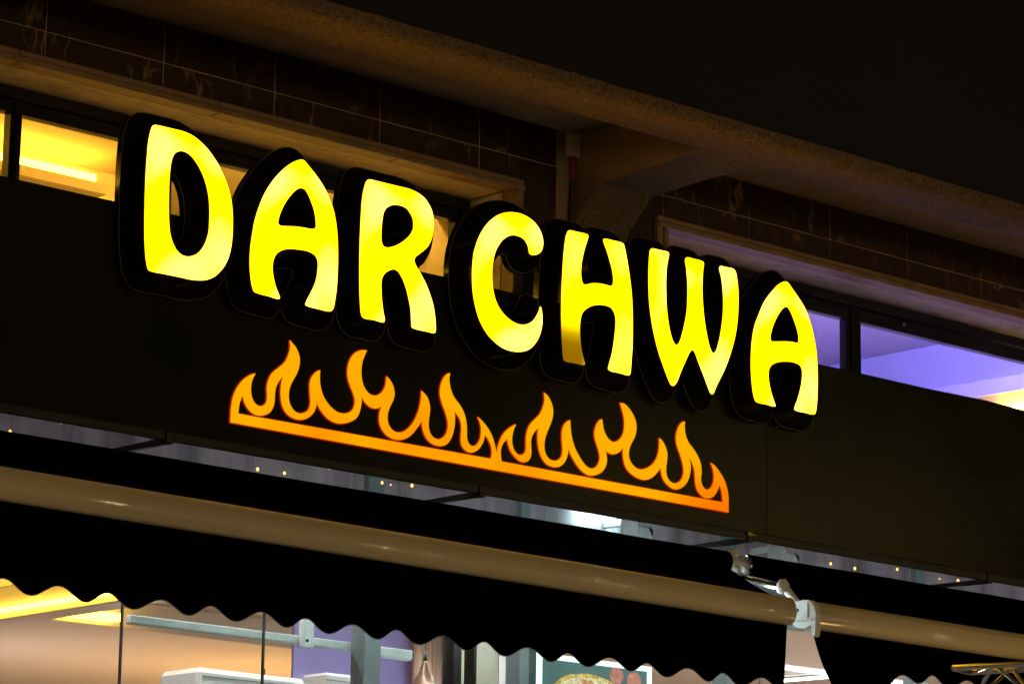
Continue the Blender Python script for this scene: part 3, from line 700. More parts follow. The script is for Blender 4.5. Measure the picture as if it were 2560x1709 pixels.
hole1 = (S(F1, [(217,1165),(225,1080),(240,1000),(265,930),(290,885),(300,950),(325,1020),(370,1095),(430,1155),(500,1188),(560,1195),(630,1182),(690,1150),(730,1095),(755,1030),(765,950),(770,860),(785,770),(820,695),(860,640),(900,607),(875,680),(862,770),(860,880),(870,980),(895,1070),(940,1150),(1000,1205),(1080,1245),(1150,1258),(1220,1250),(1300,1205),(1360,1140),(1390,1060),(1403,983),(1430,1060),(1490,1150),(1560,1230),(1640,1285),(1720,1310),(1790,1313),(1870,1300),(1930,1275),(1990,1240),(2030,1180),(2060,1090),(2075,1000)])
 + S(F2, [(228,672),(260,730),(310,790),(370,830),(425,838),(470,825),(497,812),(475,870),(465,950),(470,1030),(495,1100),(545,1170),(610,1220),(690,1247),(760,1245),(830,1220),(900,1165),(960,1090),(1000,1030),(1018,985),(1025,1060),(1045,1150),(1085,1230),(1150,1295),(1230,1325),(1300,1325),(1360,1290),(1410,1210),(1440,1110),(1452,1000),(1450,920),(1440,870),(1480,915),(1520,980),(1538,1060),(1537,1150),(1530,1230),(1540,1310),(1580,1375),(1640,1410),(1700,1408),(1760,1370),(1810,1300),(1835,1230),(1843,1175),(1880,1225),(1915,1295),(1935,1370),(1935,1440),(1922,1495)]))
hole2 = (S(F3, [(215,1208),(205,1130),(202,1050),(215,980),(250,910),(313,855),(320,930),(345,1010),(390,1090),(450,1160),(510,1205),(570,1220),(620,1205),(660,1165),(680,1100),(682,1010),(675,920),(685,840),(715,770),(760,715),(800,680),(785,760),(783,870),(795,980),(820,1080),(860,1170),(920,1245),(990,1285),(1060,1298),(1130,1285),(1190,1240),(1235,1160),(1255,1080),(1262,990),(1290,1070),(1340,1170),(1410,1280),(1490,1370),(1570,1420),(1640,1430),(1720,1412),(1790,1370),(1845,1290),(1868,1200),(1862,1110),(1840,1022)])
 + S(F4, [(205,728),(245,750),(290,755),(340,740),(385,700),(413,655),(408,730),(415,820),(435,900),(475,970),(540,1030),(610,1070),(680,1090),(740,1083),(800,1050),(850,1000),(885,950),(900,915),(910,1000),(935,1080),(985,1150),(1050,1200),(1110,1215),(1180,1190),(1240,1130),(1275,1050),(1292,950),(1285,860),(1265,775),(1310,860),(1340,950),(1350,1050),(1355,1130),(1370,1200),(1410,1270),(1460,1315),(1520,1332),(1570,1322),(1620,1270),(1650,1210),(1668,1150),(1690,1210),(1705,1290),(1713,1385)]))
fl = []
for l in (outer, hole1, hole2):
    pts = [onY(p, YF-.008) for p in l]
    fl.append(smooth_loop([(p.x, p.z) for p in pts], 3, 48))
m, t_, b_ = nm('orange_lit_acrylic')
tc = nd(t_, 'ShaderNodeTexCoord'); n_ = nd(t_, 'ShaderNodeTexNoise', Scale=2.2, Detail=1.0); t_.links.new(tc.outputs['Object'], n_.inputs['Vector'])
sx = nd(t_, 'ShaderNodeSeparateXYZ'); t_.links.new(tc.outputs['Object'], sx.inputs[0])
mr = nd(t_, 'ShaderNodeMapRange'); t_.links.new(sx.outputs[2], mr.inputs[0]); mr.inputs['From Min'].default_value = 0.0; mr.inputs['From Max'].default_value = 0.22; mr.inputs['To Min'].default_value = -.10; mr.inputs['To Max'].default_value = .08
mrx = nd(t_, 'ShaderNodeMapRange'); t_.links.new(sx.outputs[0], mrx.inputs[0]); mrx.inputs['From Min'].default_value = 0.98; mrx.inputs['From Max'].default_value = 1.25; mrx.inputs['To Min'].default_value = 0; mrx.inputs['To Max'].default_value = -.30
ad = nd(t_, 'ShaderNodeMath', operation='ADD'); t_.links.new(n_.outputs[0], ad.inputs[0]); t_.links.new(mr.outputs[0], ad.inputs[1])
ad2 = nd(t_, 'ShaderNodeMath', operation='ADD'); t_.links.new(ad.outputs[0], ad2.inputs[0]); t_.links.new(mrx.outputs[0], ad2.inputs[1])
cr = ramp(t_, ad2.outputs[0], [(0.02, (1.0, 0.12, 0.0)), (0.28, (1.0, 0.29, 0.0)), (0.50, (1.0, 0.43, 0.0))])
em = nd(t_, 'ShaderNodeEmission', Strength=1.0); t_.links.new(cr, em.inputs[0]); t_.links.new(em.outputs[0], t_.nodes['Material Output'].inputs[0])
M['flame'] = m
M['flame_rim'] = emit('red_lit_edge', (0.55, 0.018, 0.0), 0.55)
FS = thing('flame_sign', (sum(p[0] for p in fl[0])/len(fl[0]), YF, min(p[1] for p in fl[0])), 'orange lit flame outline with straight base bar under the letters', 'flame sign')
obj('flame_face', MB().prism(fl, YF-.008, YF-.005, back=False), M['flame'], FS)
obj('flame_rim', MB().prism(sdf_contours(fl, .0035, .002), YF-.0045, YF-.0006, back=False), M['flame_rim'], FS)

# ------------------------------------------------------------------ shopfront
SH = thing('shopfront', (8.0, YG, 0.13), 'glazed shopfront with dark mullions under the black sign board', 'shopfront')
SZ = 3.04                                            # where the opaque panels start
mullx = []
for (pa, pb, py) in ((908, 950, 1225), (1290, 1315, 1310), (1800, 1829, 1382)):
    mullx.append((onY((pa, py), YG).x, onY((pb, py), YG).x))
mullx += [(4.2, 4.26), (10.5, 10.56), (11.8, 11.86)]
mullx.sort()
for (a, b) in mullx: obj('mullion', MB().box(a, b, YG-.03, YG+.05, .13, 3.775, .004), M['alu_grey'], SH)
for (pa, pb, py) in ((1129, 1150, 1690), (1181, 1188, 1690)):
    obj('mullion', MB().box(onY((pa, py), YG).x, onY((pb, py), YG).x, YG-.01, YG+.05, .13, 3.36, .003), M['alu'], SH)
ed = [XL] + [v for mm in mullx for v in mm] + [XR]
for a, b in zip(ed[::2], ed[1::2]):
    x = a + .0015
    n = max(1, round((b-a)/1.3))
    for k in range(n):
        w = (b-a-.003)/n
        obj('transom_pane', MB().box(a+.0015+k*w+.001, a+.0015+(k+1)*w-.001, YG-.006+random.uniform(-.001, .001), YG+.004, 3.405, 3.775, .001), M['spandrel'], SH)
obj('head_rail', MB().box(XL, XR, YG+.006, YG+.046, 3.36, 3.404, .003), M['alu_grey'], SH)
gx = [XL, 4.2, 5.55, onY((311, 1560), YG).x, onY((667, 1560), YG).x] + [v for m_ in mullx[1:] for v in (sum(m_)/2,)] + [XR]
gx = sorted(set(gx))
for a, b in zip(gx, gx[1:]): obj('pane', MB().box(a+.003, b-.003, YG+.012, YG+.020, .2, 3.362), M['gpane'], SH)
for px in (311, 667):
    x = onY((px, 1560), YG).x
    obj('silicone_joint', MB().box(x-.0026, x+.0026, YG+.010, YG+.022, .2, 3.36), M['bolt'], SH)
# sliding door rail behind the glass
ra, rb = onY((-60, 1494), YG+.06), onY((905, 1618), YG+.06)
zt, zb_ = onY((560, 1563.5), YG+.06).z, onY((560, 1585), YG+.06).z
obj('door_rail', MB().box(onY((330, 1545), YG+.06).x, onY((905, 1615), YG+.06).x, YG+.06, YG+.10, zb_, zt, .004), M['cast'], SH)
kx0, kx1 = onY((758, 1585), YG+.03).x, onY((784, 1585), YG+.03).x
obj('rail_clamp', MB().box(kx0, kx1, YG+.024, YG+.059, onY((771, 1618), YG+.03).z, onY((771, 1548), YG+.03).z, .004), M['cast'], SH)
obj('rail_bolt', MB().tube([onY((768, 1600), YG+.020), onY((768, 1600), YG+.030)], .006, 10), M['bolt'], SH)
obj('door_rail', MB().box(onY((944, 1622), YG+.06).x, onY((1033, 1634), YG+.06).x, YG+.06, YG+.10, onY((990, 1644), YG+.06).z, onY((990, 1619), YG+.06).z, .004), M['cast'], SH)

# ------------------------------------------------------------------ shop interior
SHI = thing('shop_room', (8, 11, .13), 'pale shop room with lit ceiling behind the shopfront glass', 'room')
CZ = 3.50
obj('ceiling', MB().box(XL-1, 17.5, 9.62, 15.5, CZ, CZ+.2), M['ceil'], SHI)
obj('front_ceiling', MB().box(XL-1, 17.5, YG+.06, 9.615, 3.775, 3.80), M['ceil'], SHI)
tl_ = thing('tube_lamp', (8, 9.45, 3.68), 'added unseen tube inside shop brightening the frosted transom glass', 'tube lamp')  # unseen tube added behind the transom to brighten its glass
obj('tube', MB().tube([(XL, 9.45, 3.70), (XR, 9.45, 3.70)], .02, 8), M['transom_fill'], tl_)
obj('batten', MB().box(XL, XR, 9.43, 9.47, 3.73, 3.774), M['white'], tl_)
obj('floor', MB().box(XL-1, 17.5, YG+.06, 15.5, .0, .14), M['floor'], SHI)
obj('back_wall', MB().box(XL-1, 17.6, 15.51, 15.6, .0, CZ+.2), M['wallc'], SHI)
obj('side_wall', MB().box(XL-1.1, XL-1.01, YG+.06, 15.5, .0, CZ+.2), M['wallc'], SHI)
obj('side_wall', MB().box(17.51, 17.6, YG+.06, 15.5, .0, CZ+.2), M['wallc'], SHI)
# ceiling bulkheads with warm light lines
DZ = 3.36
def zpt(p, z=DZ): return onZ(p, z)
ya = zpt((0, 1562)); yb = zpt((314, 1505))
bx0 = zpt((0, 1574)).x; 
bk = thing('ceiling_bulkhead', (ya.x, 11.5, DZ), 'dropped ceiling bulkhead with yellow light line inside shop at lower left', 'bulkhead')
xl_ = (zpt((0, 1553)).x + zpt((314, 1496)).x)/2; xr_ = (zpt((0, 1574)).x + zpt((314, 1512)).x)/2
obj('bulkhead_body', MB().box(xl_, xr_, 9.25, 15.0, DZ, CZ-.001, .004), M['ceil'], bk)
lz = on(0, (100, 1511), xl_).z
obj('led_strip', MB().box(xl_-.022, xl_-.001, 9.35, 14.8, lz-.009, lz+.009), M['led_warm'], bk)
c0 = zpt((150, 1556)); c1 = zpt((312, 1568))
bk2 = thing('ceiling_bulkhead', (c1.x, c1.y, DZ), 'dropped ceiling field ending in a short yellow light line inside shop', 'bulkhead')
obj('bulkhead_body', MB().box(xr_+.005, c1.x+2.6, c1.y+.14, 15.2, DZ+.02, CZ-.001, .004), M['ceil'], bk2)
obj('led_strip', MB().box(xr_+.02, c1.x, c1.y+.02, c1.y+.10, DZ+.03, DZ+.06), M['led_warm'], bk2)
# cross ceiling lights
for i, (px, py, lab) in enumerate(((2016, 1694, 'white tube lamp on shop ceiling seen in the gap between the awnings'),)):
    a = onZ((1930, 1702), CZ-.03); b = onZ((2090, 1689), CZ-.03)
    t = thing('tube_lamp', ((a.x+b.x)/2, (a.y+b.y)/2, CZ-.04), lab, 'tube lamp')
    obj('tube', MB().tube([a, b], .008, 10), emit('slim_tube', (.8, .98, 1.0), 5.0), t)
    obj('batten', MB().tube([a+Vector((0, 0, .03)), b+Vector((0, 0, .03))], .012, 6), M['white'], t)
for (x, y, z, m_, lab) in ((8.0, 12.2, 2.45, 'globe_pink', 'added unseen globe at the back left, lighting the shop ceiling'), (9.3, 11.9, 2.5, 'globe_warm', 'added unseen warm globe in the middle, lighting the shop ceiling'),
                           (8.3, 9.5, 2.4, 'globe_cool', 'added unseen cool globe behind the shopfront glass, lighting the shop ceiling'), (11.6, 10.4, 2.45, 'globe_pink', 'added unseen globe at the right, lighting the shop ceiling'), (10.2, 9.6, 2.4, 'globe_soft', 'added unseen soft globe lighting the ceiling behind the awning gap')):
    t = thing('fill_globe', (x, y, z-.12), lab, 'fill lamp', 'added fill globes in the shop')  # unseen globes below the view, added to light the ceiling
    obj('globe', MB().lathe([(0, -.12), (.07, -.10), (.12, 0), (.07, .10), (0, .12)], (x, y, z), 16), M[m_], t)
    obj('cord', MB().tube([(x, y, z+.119), (x, y, CZ)], .003, 6), M['bolt'], t)
# coloured wall panels
pY = 10.0
pw = thing('wall_panel', (onY((820, 1650), pY).x, pY, .14), 'purple painted wall panel inside shop left of the pendant lamp', 'wall panel')
obj('panel_board', MB().box(onY((734, 1620), pY).x, onY((1034, 1680), pY).x, pY, pY+.012, .14, CZ-.002, .001), M['purple'], pw)
cu = MB()
x0, x1 = onY((1034, 1680), 9.9).x, onY((1122, 1690), 9.9).x
nn = 40
vs = []
for k in range(nn+1):
    x = x0 + (x1-x0)*k/nn; y = 9.9 + .02*math.sin(k*1.1) + .008*math.sin(k*2.7)
    vs += [(x, y, .15), (x, y, CZ-.01)]
cu.add(vs, [(2*k, 2*k+2, 2*k+3, 2*k+1) for k in range(nn)], True)
tag(obj('curtain', cu, M['peach']), 'peach curtain hanging behind the pendant lamp inside shop', 'curtain')
gw = thing('wall_panel', (onY((1240, 1690), 9.7).x, 9.7, .14), 'greenish plaster wall panel with pale post beside the menu board', 'wall panel')
obj('panel_board', MB().box(onY((1140, 1690), 9.7).x, onY((1262, 1690), 9.7).x, 9.7, 9.78, .14, CZ-.002, .002), M['green'], gw)
obj('pale_post', MB().box(onY((1260, 1690), 9.66).x, onY((1284, 1690), 9.66).x, 9.64, 9.695, .14, CZ-.002, .004), M['white'], gw)
# pendant lamp
pc = onY((1062, 1700), 9.55)
pdn = thing('pendant_lamp', (pc.x, 9.55, pc.z-.12), 'brown cone pendant lamp hanging inside shop by the peach curtain', 'pendant lamp')
zt_ = onY((1062, 1650), 9.55).z
obj('lamp_shade', MB().lathe([(.0, 0), (.010, -.002), (.013, -.010), (.024, -.045), (.045, -.085), (.085, -.125), (.125, -.160), (.13, -.20), (.122, -.199), (.08, -.13), (.04, -.09)], (pc.x, 9.55, zt_), 28), M['brass'], pdn)
obj('lamp_cap', MB().lathe([(0, .035), (.007, .034), (.009, .0), (.0, -.004)], (pc.x, 9.55, zt_), 12), M['bolt'], pdn)
obj('cord', MB().tube([(pc.x, 9.55, zt_+.033), (pc.x, 9.55, CZ)], .0025, 6), M['bolt'], pdn)
# air conditioner
aa, ab = onY((495, 1676), 9.6), onY((772, 1700), 9.6)
ac = thing('air_conditioner', ((aa.x+ab.x)/2, 9.6, aa.z-.3), 'white wall air conditioner inside shop at the bottom edge, left of the purple panel', 'air conditioner')
zt_ = onY((640, 1681), 9.6).z
obj('casing', MB().box(aa.x, ab.x, 9.6, 9.85, zt_-.28, zt_, .02), M['white'], ac)
obj('front_seam', MB().box(aa.x+.02, ab.x-.02, 9.5975, 9.604, zt_-.035, zt_-.031), M['alu_grey'], ac)
obj('louvre', MB().box(aa.x+.04, ab.x-.04, 9.590, 9.599, zt_-.25, zt_-.20, .003), M['white'], ac)
aa, ab = onY((815, 1682), 9.6), onY((908, 1692), 9.6); zt_ = onY((860, 1684), 9.6).z
ac2 = thing('wall_box', ((aa.x+ab.x)/2, 9.6, zt_-.2), 'small white wall box in front of the purple panel at the bottom edge', 'box')
obj('casing', MB().box(aa.x, ab.x, 9.6, 9.75, zt_-.2, zt_, .01), M['white'], ac2)
obj('lid_seam', MB().box(aa.x+.005, ab.x-.005, 9.5985, 9.604, zt_-.03, zt_-.027), M['alu_grey'], ac2)
# menu light box with pizza print
mY = 9.30
ma, mb_ = onY((1343, 1680), mY), onY((1626, 1700), mY)
mz = onY((1500, 1650), mY).z
mn = thing('menu_light_box', ((ma.x+mb_.x)/2, mY, mz-1.0), 'backlit menu board with a pizza picture under the awning edge', 'menu board')
M['print_bg'] = emit('backlit_print_teal', (0.10, 0.20, 0.19), 1.0, .25, 4)
M['edge_light'] = emit('light_box_edge', (0.80, 1.0, 1.0), 1.6)
M['crust'] = emit('printed_crust', (0.80, 0.52, 0.14), 1.0, .5, 60)
M['cheese'] = emit('printed_cheese', (0.95, 0.78, 0.40), 1.0, .45, 90)
M['ham'] = emit('printed_topping', (0.62, 0.30, 0.13), 1.0, .4, 70)
M['tomato'] = emit('printed_tomato', (0.50, 0.22, 0.16), 1.0, .5, 25)
M['leaf'] = emit('printed_leaf', (0.28, 0.42, 0.22), 1.0, .4, 50)
obj('backlit_print', MB().box(ma.x+.02, mb_.x-.02, mY, mY+.05, mz-1.0, mz-.02), M['print_bg'], mn)
obj('frame_edge', MB().box(ma.x, ma.x+.0195, mY-.01, mY+.05, mz-1.0, mz, .002), M['edge_light'], mn)
obj('frame_edge', MB().box(mb_.x-.0195, mb_.x, mY-.01, mY+.05, mz-1.0, mz, .002), M['edge_light'], mn)
obj('frame_edge', MB().box(ma.x+.02, mb_.x-.02, mY-.01, mY+.05, mz-.0195, mz, .002), M['edge_light'], mn)
def blob(cx, cz, rx, rz, n=26, jit=.06):
    return [(cx+rx*math.cos(2*math.pi*k/n)*(1+random.uniform(-jit, jit)), cz+rz*math.sin(2*math.pi*k/n)*(1+random.uniform(-jit, jit))) for k in range(n)]
pzc = onY((1470, 1745), mY); rx = abs(onY((1560, 1745), mY).x-pzc.x)*1.06; rz = onY((1470, 1684), mY).z-pzc.z
obj('pizza_crust', MB().prism([blob(pzc.x, pzc.z, rx, rz, 40, .03)], mY-.003, mY-.001, smooth=False), M['crust'], mn)
obj('pizza_cheese', MB().prism([blob(pzc.x, pzc.z, rx*.88, rz*.86, 40, .04)], mY-.005, mY-.0035, smooth=False), M['cheese'], mn)
for k in range(16):
    th = random.uniform(.15, math.pi-.15); rr = random.uniform(.35, .8)
    obj('pizza_topping', MB().prism([blob(pzc.x+rx*rr*math.cos(th), pzc.z+rz*rr*math.sin(th), random.uniform(.008, .018), random.uniform(.006, .014), 9, .25)], mY-.0065, mY-.0055, smooth=False), M['ham' if k % 3 else 'leaf'], mn)
for (px, py, r_) in ((1540, 1688, .034), (1583, 1702, .036)):
    c = onY((px, py), mY); obj('tomato_print', MB().prism([blob(c.x, c.z, r_*1.1, r_, 24, .01)], mY-.005, mY-.0035, smooth=False), M['tomato'], mn)
tb = thing('wall_panel', (onY((1327, 1690), 9.25).x, 9.25, .14), 'dark teal board between the black mullion and the menu board', 'wall panel')
obj('panel_board', MB().box(onY((1312, 1690), 9.28).x, onY((1341, 1690), 9.28).x, 9.28, 9.33, .14, CZ-.003, .002), M['teal'], tb)

# ------------------------------------------------------------------ awnings
YB = 8.10            # front bar
YR = 8.55            # fabric roll
PER, PH0 = 0.1926, 5.343
def awning(x0, x1, label, slope, hem_l, hem_r, roll_x0, roll_x1, lift=lambda x: 0.0):
    A = thing('awning', ((x0+x1)/2, YB, 2.97), label, 'awning', 'shop awnings')
    xm = (x0+x1)/2
    dz = lambda x: slope(x)
    nseg = 60
    xs = [x0+(x1-x0)*k/nseg for k in range(nseg+1)]
    # front bar: rounded upper nose, flat lower lip
    pr = []
    for k in range(28):
        th = 2*math.pi*k/28
        ry = .036 if math.cos(th) < 0 else .030
        pr.append((YB + ry*math.cos(th)*abs(math.cos(th))**(-.25) if abs(math.cos(th)) > 1e-6 else YB, .052*math.sin(th)))
    fb = obj('front_bar', MB().sweepx(pr, xs, dz), M['bar'], A)
    obj('bar_groove', MB().sweepx([(YB-.0372, -.004), (YB-.0355, -.0055), (YB-.030, -.004), (YB-.030, -.002)], xs, lambda x: dz(x)+.030), M['bar'], fb)
    # valance with scalloped hem
    mb = MB(); n = int((x1-x0)/.006); vs = []
    rows = 9
    for k in range(n+1):
        u = k/n
        xt = x0 + (x1-x0)*u
        for j in range(rows):
            w = j/(rows-1)
            x = xt + (hem_l*(1-u)**14 + hem_r*u**14)*w
            zb = 2.9695 + lift(x) + .0195*math.cos(2*math.pi*(x-PH0)/PER) + .004*noise.noise(Vector((x*3.1, 0, 0)))
            zt = dz(xt) - .045
            y = YB + .004 + w*(.010*math.sin(x*2*math.pi/PER*.5+1.3) + .014*noise.noise(Vector((x*2.0, w, 3))))
            vs.append((x, y, zt+(zb-zt)*w))
    mb.add(vs, [(k*rows+j, k*rows+j+1, (k+1)*rows+j+1, (k+1)*rows+j) for k in range(n) for j in range(rows-1)], True)
    obj('valance', mb, M['canvas'], A)
    hm = MB(); pts = [vs[k*rows+rows-1] for k in range(n+1)]
    hm.tube([(p[0], p[1]-.001, p[2]) for p in pts[::2]], .0017, 5)
    obj('valance_hem', hm, plain('grey_hem_thread', (.08, .08, .085), .7), A)
    # fabric roll and the stretched cover
    zr = 3.487
    prr = [(YR+.046*math.cos(2*math.pi*k/32), zr+.046*math.sin(2*math.pi*k/32)) for k in range(32)]
    obj('fabric_roll', MB().sweepx(prr, [roll_x0+(roll_x1-roll_x0)*k/40 for k in range(41)], lambda x: .004*noise.noise(Vector((x*1.7, 1, 2)))), M['canvas'], A)
    cv = MB(); vs = []; nx, ny = 60, 10
    for k in range(nx+1):
        x_a = roll_x0+(roll_x1-roll_x0)*k/nx; x_b = x0+(x1-x0)*k/nx
        for j in range(ny+1):
            w = j/ny; x = x_a+(x_b-x_a)*w
            z0 = zr-.030; z1 = dz(x_b)+.036
            vs.append((x, YR-.034+(YB+.012-YR+.034)*w, z0+(z1-z0)*w - .006*math.sin(math.pi*w)))
    n = ny+1
    cv.add(vs, [(k*n+j, (k+1)*n+j, (k+1)*n+j+1, k*n+j+1) for k in range(nx) for j in range(ny)], True)
    obj('cover', cv, M['canvas'], A)
    return A, dz
zl = lambda x: 3.271 - .0075*(x-5.31)
zr_ = lambda x: 3.2445 - .0004*(x-8.9)
bl_end = onY((1985, 1530), YB-.03).x; br_beg = onY((2030, 1535), YB).x
roll_l_end = onY((1811, 1404), YR).x; roll_r_beg = onY((1862, 1410), YR).x
def lift_r(x):
    a, b = onY((2090, 1690), YB).x, onY((2310, 1690), YB).x
    u = max(0, min(1, (x-a)/(b-a))); return .095*u*u*(3-2*u)
AL, _ = awning(3.4, bl_end, 'long left black awning with beige front bar and scalloped valance', zl, .0, -.03, 3.4, roll_l_end)
AR, _ = awning(br_beg, 13.2, 'right black awning with beige front bar, beginning after the gap', zr_, .11, 0, roll_r_beg, 13.2, lift_r)
# end cap of the left bar
zc_ = zl(bl_end)
cap = [(YB-.038*math.cos(k*math.pi/8)*1.02, zc_+.053*math.sin(k*math.pi/8)) for k in range(16)]
obj('bar_end_cap', MB().sweepx(cap, [bl_end+.0005, bl_end+.006], smooth=False), M['bar'], AL)
# white end cap of the right bar: flat cheek with a hooked lip
ex = br_beg
def yz_plate(prof, xa, xb):
    n = len(prof); mb = MB()
    mb.add([(x, y, z) for x in (xa, xb) for y, z in prof], [(k, (k+1) % n, (k+1) % n+n, k+n) for k in range(n)])
    t3 = tessellate_polygon([[Vector((y, z, 0)) for y, z in prof]])
    mb.add([(xa, y, z) for y, z in prof], [tuple(t) for t in t3]); mb.add([(xb, y, z) for y, z in prof], [tuple(t)[::-1] for t in t3])
    return mb
ec = obj('bar_end_cap', yz_plate([(YB+.050, 3.200), (YB+.010, 3.196), (YB-.020, 3.205), (YB-.026, 3.165), (YB-.034, 3.160), (YB-.042, 3.170), (YB-.046, 3.245), (YB-.034, 3.280), (YB-.012, 3.298), (YB+.02, 3.302), (YB+.075, 3.285), (YB+.075, 3.215)], ex-.030, ex-.002), M['cast'], AR)
obj('cap_rib', MB().box(ex-.036, ex-.0305, YB-.030, YB+.06, 3.222, 3.230, .001), M['cast'], ec)
obj('cap_rib', MB().box(ex-.036, ex-.0305, YB-.010, YB-.002, 3.231, 3.288, .001), M['cast'], ec)
obj('cap_screw', MB().tube([(ex-.036, YB+.045, 3.265), (ex-.0305, YB+.045, 3.265)], .006, 10), M['bolt'], ec)
# roll bearing between the two rolls, with lever
rm = onY((1838, 1404), YR)
bc = obj('roll_bearing', MB().tube([(roll_l_end-.004, YR, 3.487), (roll_l_end+.020, YR, 3.487), (roll_l_end+.022, YR, 3.487), (roll_l_end+.046, YR, 3.487)], [.031, .031, .037, .034], 20, up=Vector((0, .2, 1))), M['cast'], AR)
obj('bearing_collar', MB().tube([(roll_l_end+.044, YR, 3.487), (roll_r_beg-.018, YR, 3.487)], [.028, .028], 20), M['cast'], bc)
obj('bearing_cap', MB().tube([(roll_r_beg-.020, YR, 3.487), (roll_r_beg+.002, YR, 3.487)], [.043, .043], 24), M['steel'], bc)
obj('bearing_top', MB().box(roll_l_end+.018, roll_l_end+.060, YR-.03, YR+.06, 3.515, 3.545, .008), M['cast'], bc)
l0, l1 = onY((1842, 1415), YR-.05), onY((1857, 1452), YR-.05)
obj('lever', MB().tube([l0, (l0+l1)/2, l1], [.012, .009, .010], 6), M['cast'], bc)
obj('bearing_foot', yz_plate([(YR-.045, 3.455), (YR+.02, 3.450), (YR+.30, 3.44), (YR+.43, 3.44), (YR+.43, 3.55), (YR+.38, 3.55), (YR+.30, 3.50), (YR+.04, 3.515), (YR-.02, 3.52)], roll_l_end+.022, roll_l_end+.042), M['cast'], bc)
# folded arm of the right awning: shoulder, elbow, fork to the bar
pa = Vector((roll_l_end+.03, YR-.02, 3.437)); pe = onY((1962, 1468), YB+.14); pf = Vector((ex-.012, YB+.05, 3.282))
arm = obj('folding_arm', MB().tube([pa, (pa*2+pe)/3, pe], [.017, .016, .014], 10), M['steel'], AR)
obj('arm_elbow', MB().tube([pe+Vector((-.012, 0, .030)), pe+Vector((-.010, 0, .012)), pe+Vector((-.010, 0, -.016)), pe+Vector((-.008, 0, -.022))], [.013, .024, .024, .012], 16, up=Vector((1, 0, .1))), M['cast'], arm)
obj('forearm', MB().tube([pe, (pe+pf)/2, pf], [.017, .014, .016], 10), M['cast'], arm)
obj('arm_fork', MB().box(ex-.026, ex+.002, YB+.03, YB+.09, 3.270, 3.300, .004), M['cast'], arm)
# wall brackets seen under the sign board
def wall_bracket(px, py, lab, y):
    c = onY((px, py), y)
    t = thing('awning_bracket', (c.x, y, c.z-.05), lab, 'bracket', 'awning wall brackets')
    obj('bracket_body', yz_plate([(y-.05, c.z-.045), (y-.03, c.z-.06), (y+.05, c.z-.055), (y+.075, c.z-.03), (y+.075, c.z+.05), (y+.05, c.z+.065), (y+.02, c.z+.012), (y-.03, c.z+.0)], c.x-.028, c.x+.024), M['cast'], t)
    obj('bracket_flange', MB().box(c.x-.034, c.x-.0285, y-.02, y+.07, c.z-.05, c.z+.07, .002), M['cast'], t)
    obj('bracket_stem', MB().box(c.x-.010, c.x+.008, y+.0755, YG-.007, c.z+.02, c.z+.045, .003), M['cast'], t)
    obj('bracket_bolt', MB().tube([(c.x+.0242, y-.015, c.z-.012), (c.x+.052, y-.015, c.z-.012)], .012, 6), M['bolt'], t)
    obj('bolt_nut', MB().tube([(c.x+.034, y-.015, c.z-.012), (c.x+.043, y-.015, c.z-.012)], .020, 6), M['bolt'], t)
wall_bracket(1598, 1320, 'awning wall bracket lit by the white floodlight', 8.80)
wall_bracket(1965, 1386, 'pale awning wall bracket right of the awning joint', 8.80)

# ------------------------------------------------------------------ floodlight hidden behind the sign board
fp = Vector((8.69, 8.86, 3.706))
fl_ = thing('floodlight', (fp.x, 8.86, fp.z), 'small white floodlight behind the sign board lighting the grey panels', 'floodlight')
obj('housing', MB().box(fp.x-.07, fp.x+.07, 8.84, 8.88, fp.z-.045, fp.z+.045, .006), M['bolt'], fl_)
obj('lens', MB().box(fp.x-.06, fp.x+.06, 8.8805, 8.885, fp.z-.036, fp.z+.036), emit('floodlight_lens', (.66, .97, 1.0), 110.0), fl_)
obj('yoke', MB().box(fp.x-.006, fp.x+.006, YF+.041, 8.8395, fp.z-.01, fp.z+.01, .002), M['bolt'], fl_)

# ------------------------------------------------------------------ chrome truss at lower right
tz = onY((2384, 1668), 7.72).z
A0 = onZ((2384, 1668), tz); A1 = onZ((2600, 1655), tz)
dv = (A1-A0).normalized(); side = Vector((-dv.y, dv.x, 0)); L = 3.2
tr = thing('lattice_truss', A0, 'chrome lattice truss crossing in front of the right awning at the bottom', 'truss')
ch = [Vector((0, 0, 0)), side*.14, side*.07+Vector((0, 0, -.13))]
for c in ch: obj('chord', MB().tube([A0+c, A0+c+dv*L], .0125, 12), M['chrome'], tr)
k = 0; s_ = .03
while s_ < L-.16:
    for (u, w) in ((0, 2), (1, 2), (0, 1)):
        p, q = (ch[u], ch[w]) if k % 2 else (ch[w], ch[u])
        obj('brace', MB().tube([A0+p+dv*s_, A0+q+dv*(s_+.13)], .008, 8), M['chrome'], tr)
    s_ += .14; k += 1
obj('end_plate', MB().tube([A0+ch[0], A0+ch[1]], .0135, 8), M['chrome'], tr)

# ------------------------------------------------------------------ the lit street behind the viewer (seen only as reflections)
fst = thing('festoon', (16, -6, 5.6), 'added unseen string of warm bulbs giving the sign board its sheen', 'festoon')
wire = [Vector((6+22*k/40, -6.5, 7.42 - .12*math.sin(math.pi*k/8)**2 + random.uniform(-.10, .03))) for k in range(41)]
obj('wire', MB().tube(wire, .006, 6), M['bolt'], fst)
bb = MB().lathe([(.0, -.03), (.015, -.024), (.021, -.006), (.015, .015), (.006, .03), (0, .03)], (0, 0, 0), 10)
first = None
for k in (29, 32, 35, 38):  # bulbs added only for the sheen on the right of the sign board
    p = wire[k] + Vector((0, 0, -.06))
    if first is None:
        first = obj('bulb', MB().add([v + p for v in bb.v], bb.f, True), M['bulb'], fst); fp0 = p
    else: dupl(first, fst, p-fp0)
fs2 = thing('festoon', (16, -12, 4.0), 'second string of warm bulbs further back, seen only as small reflections', 'festoon')
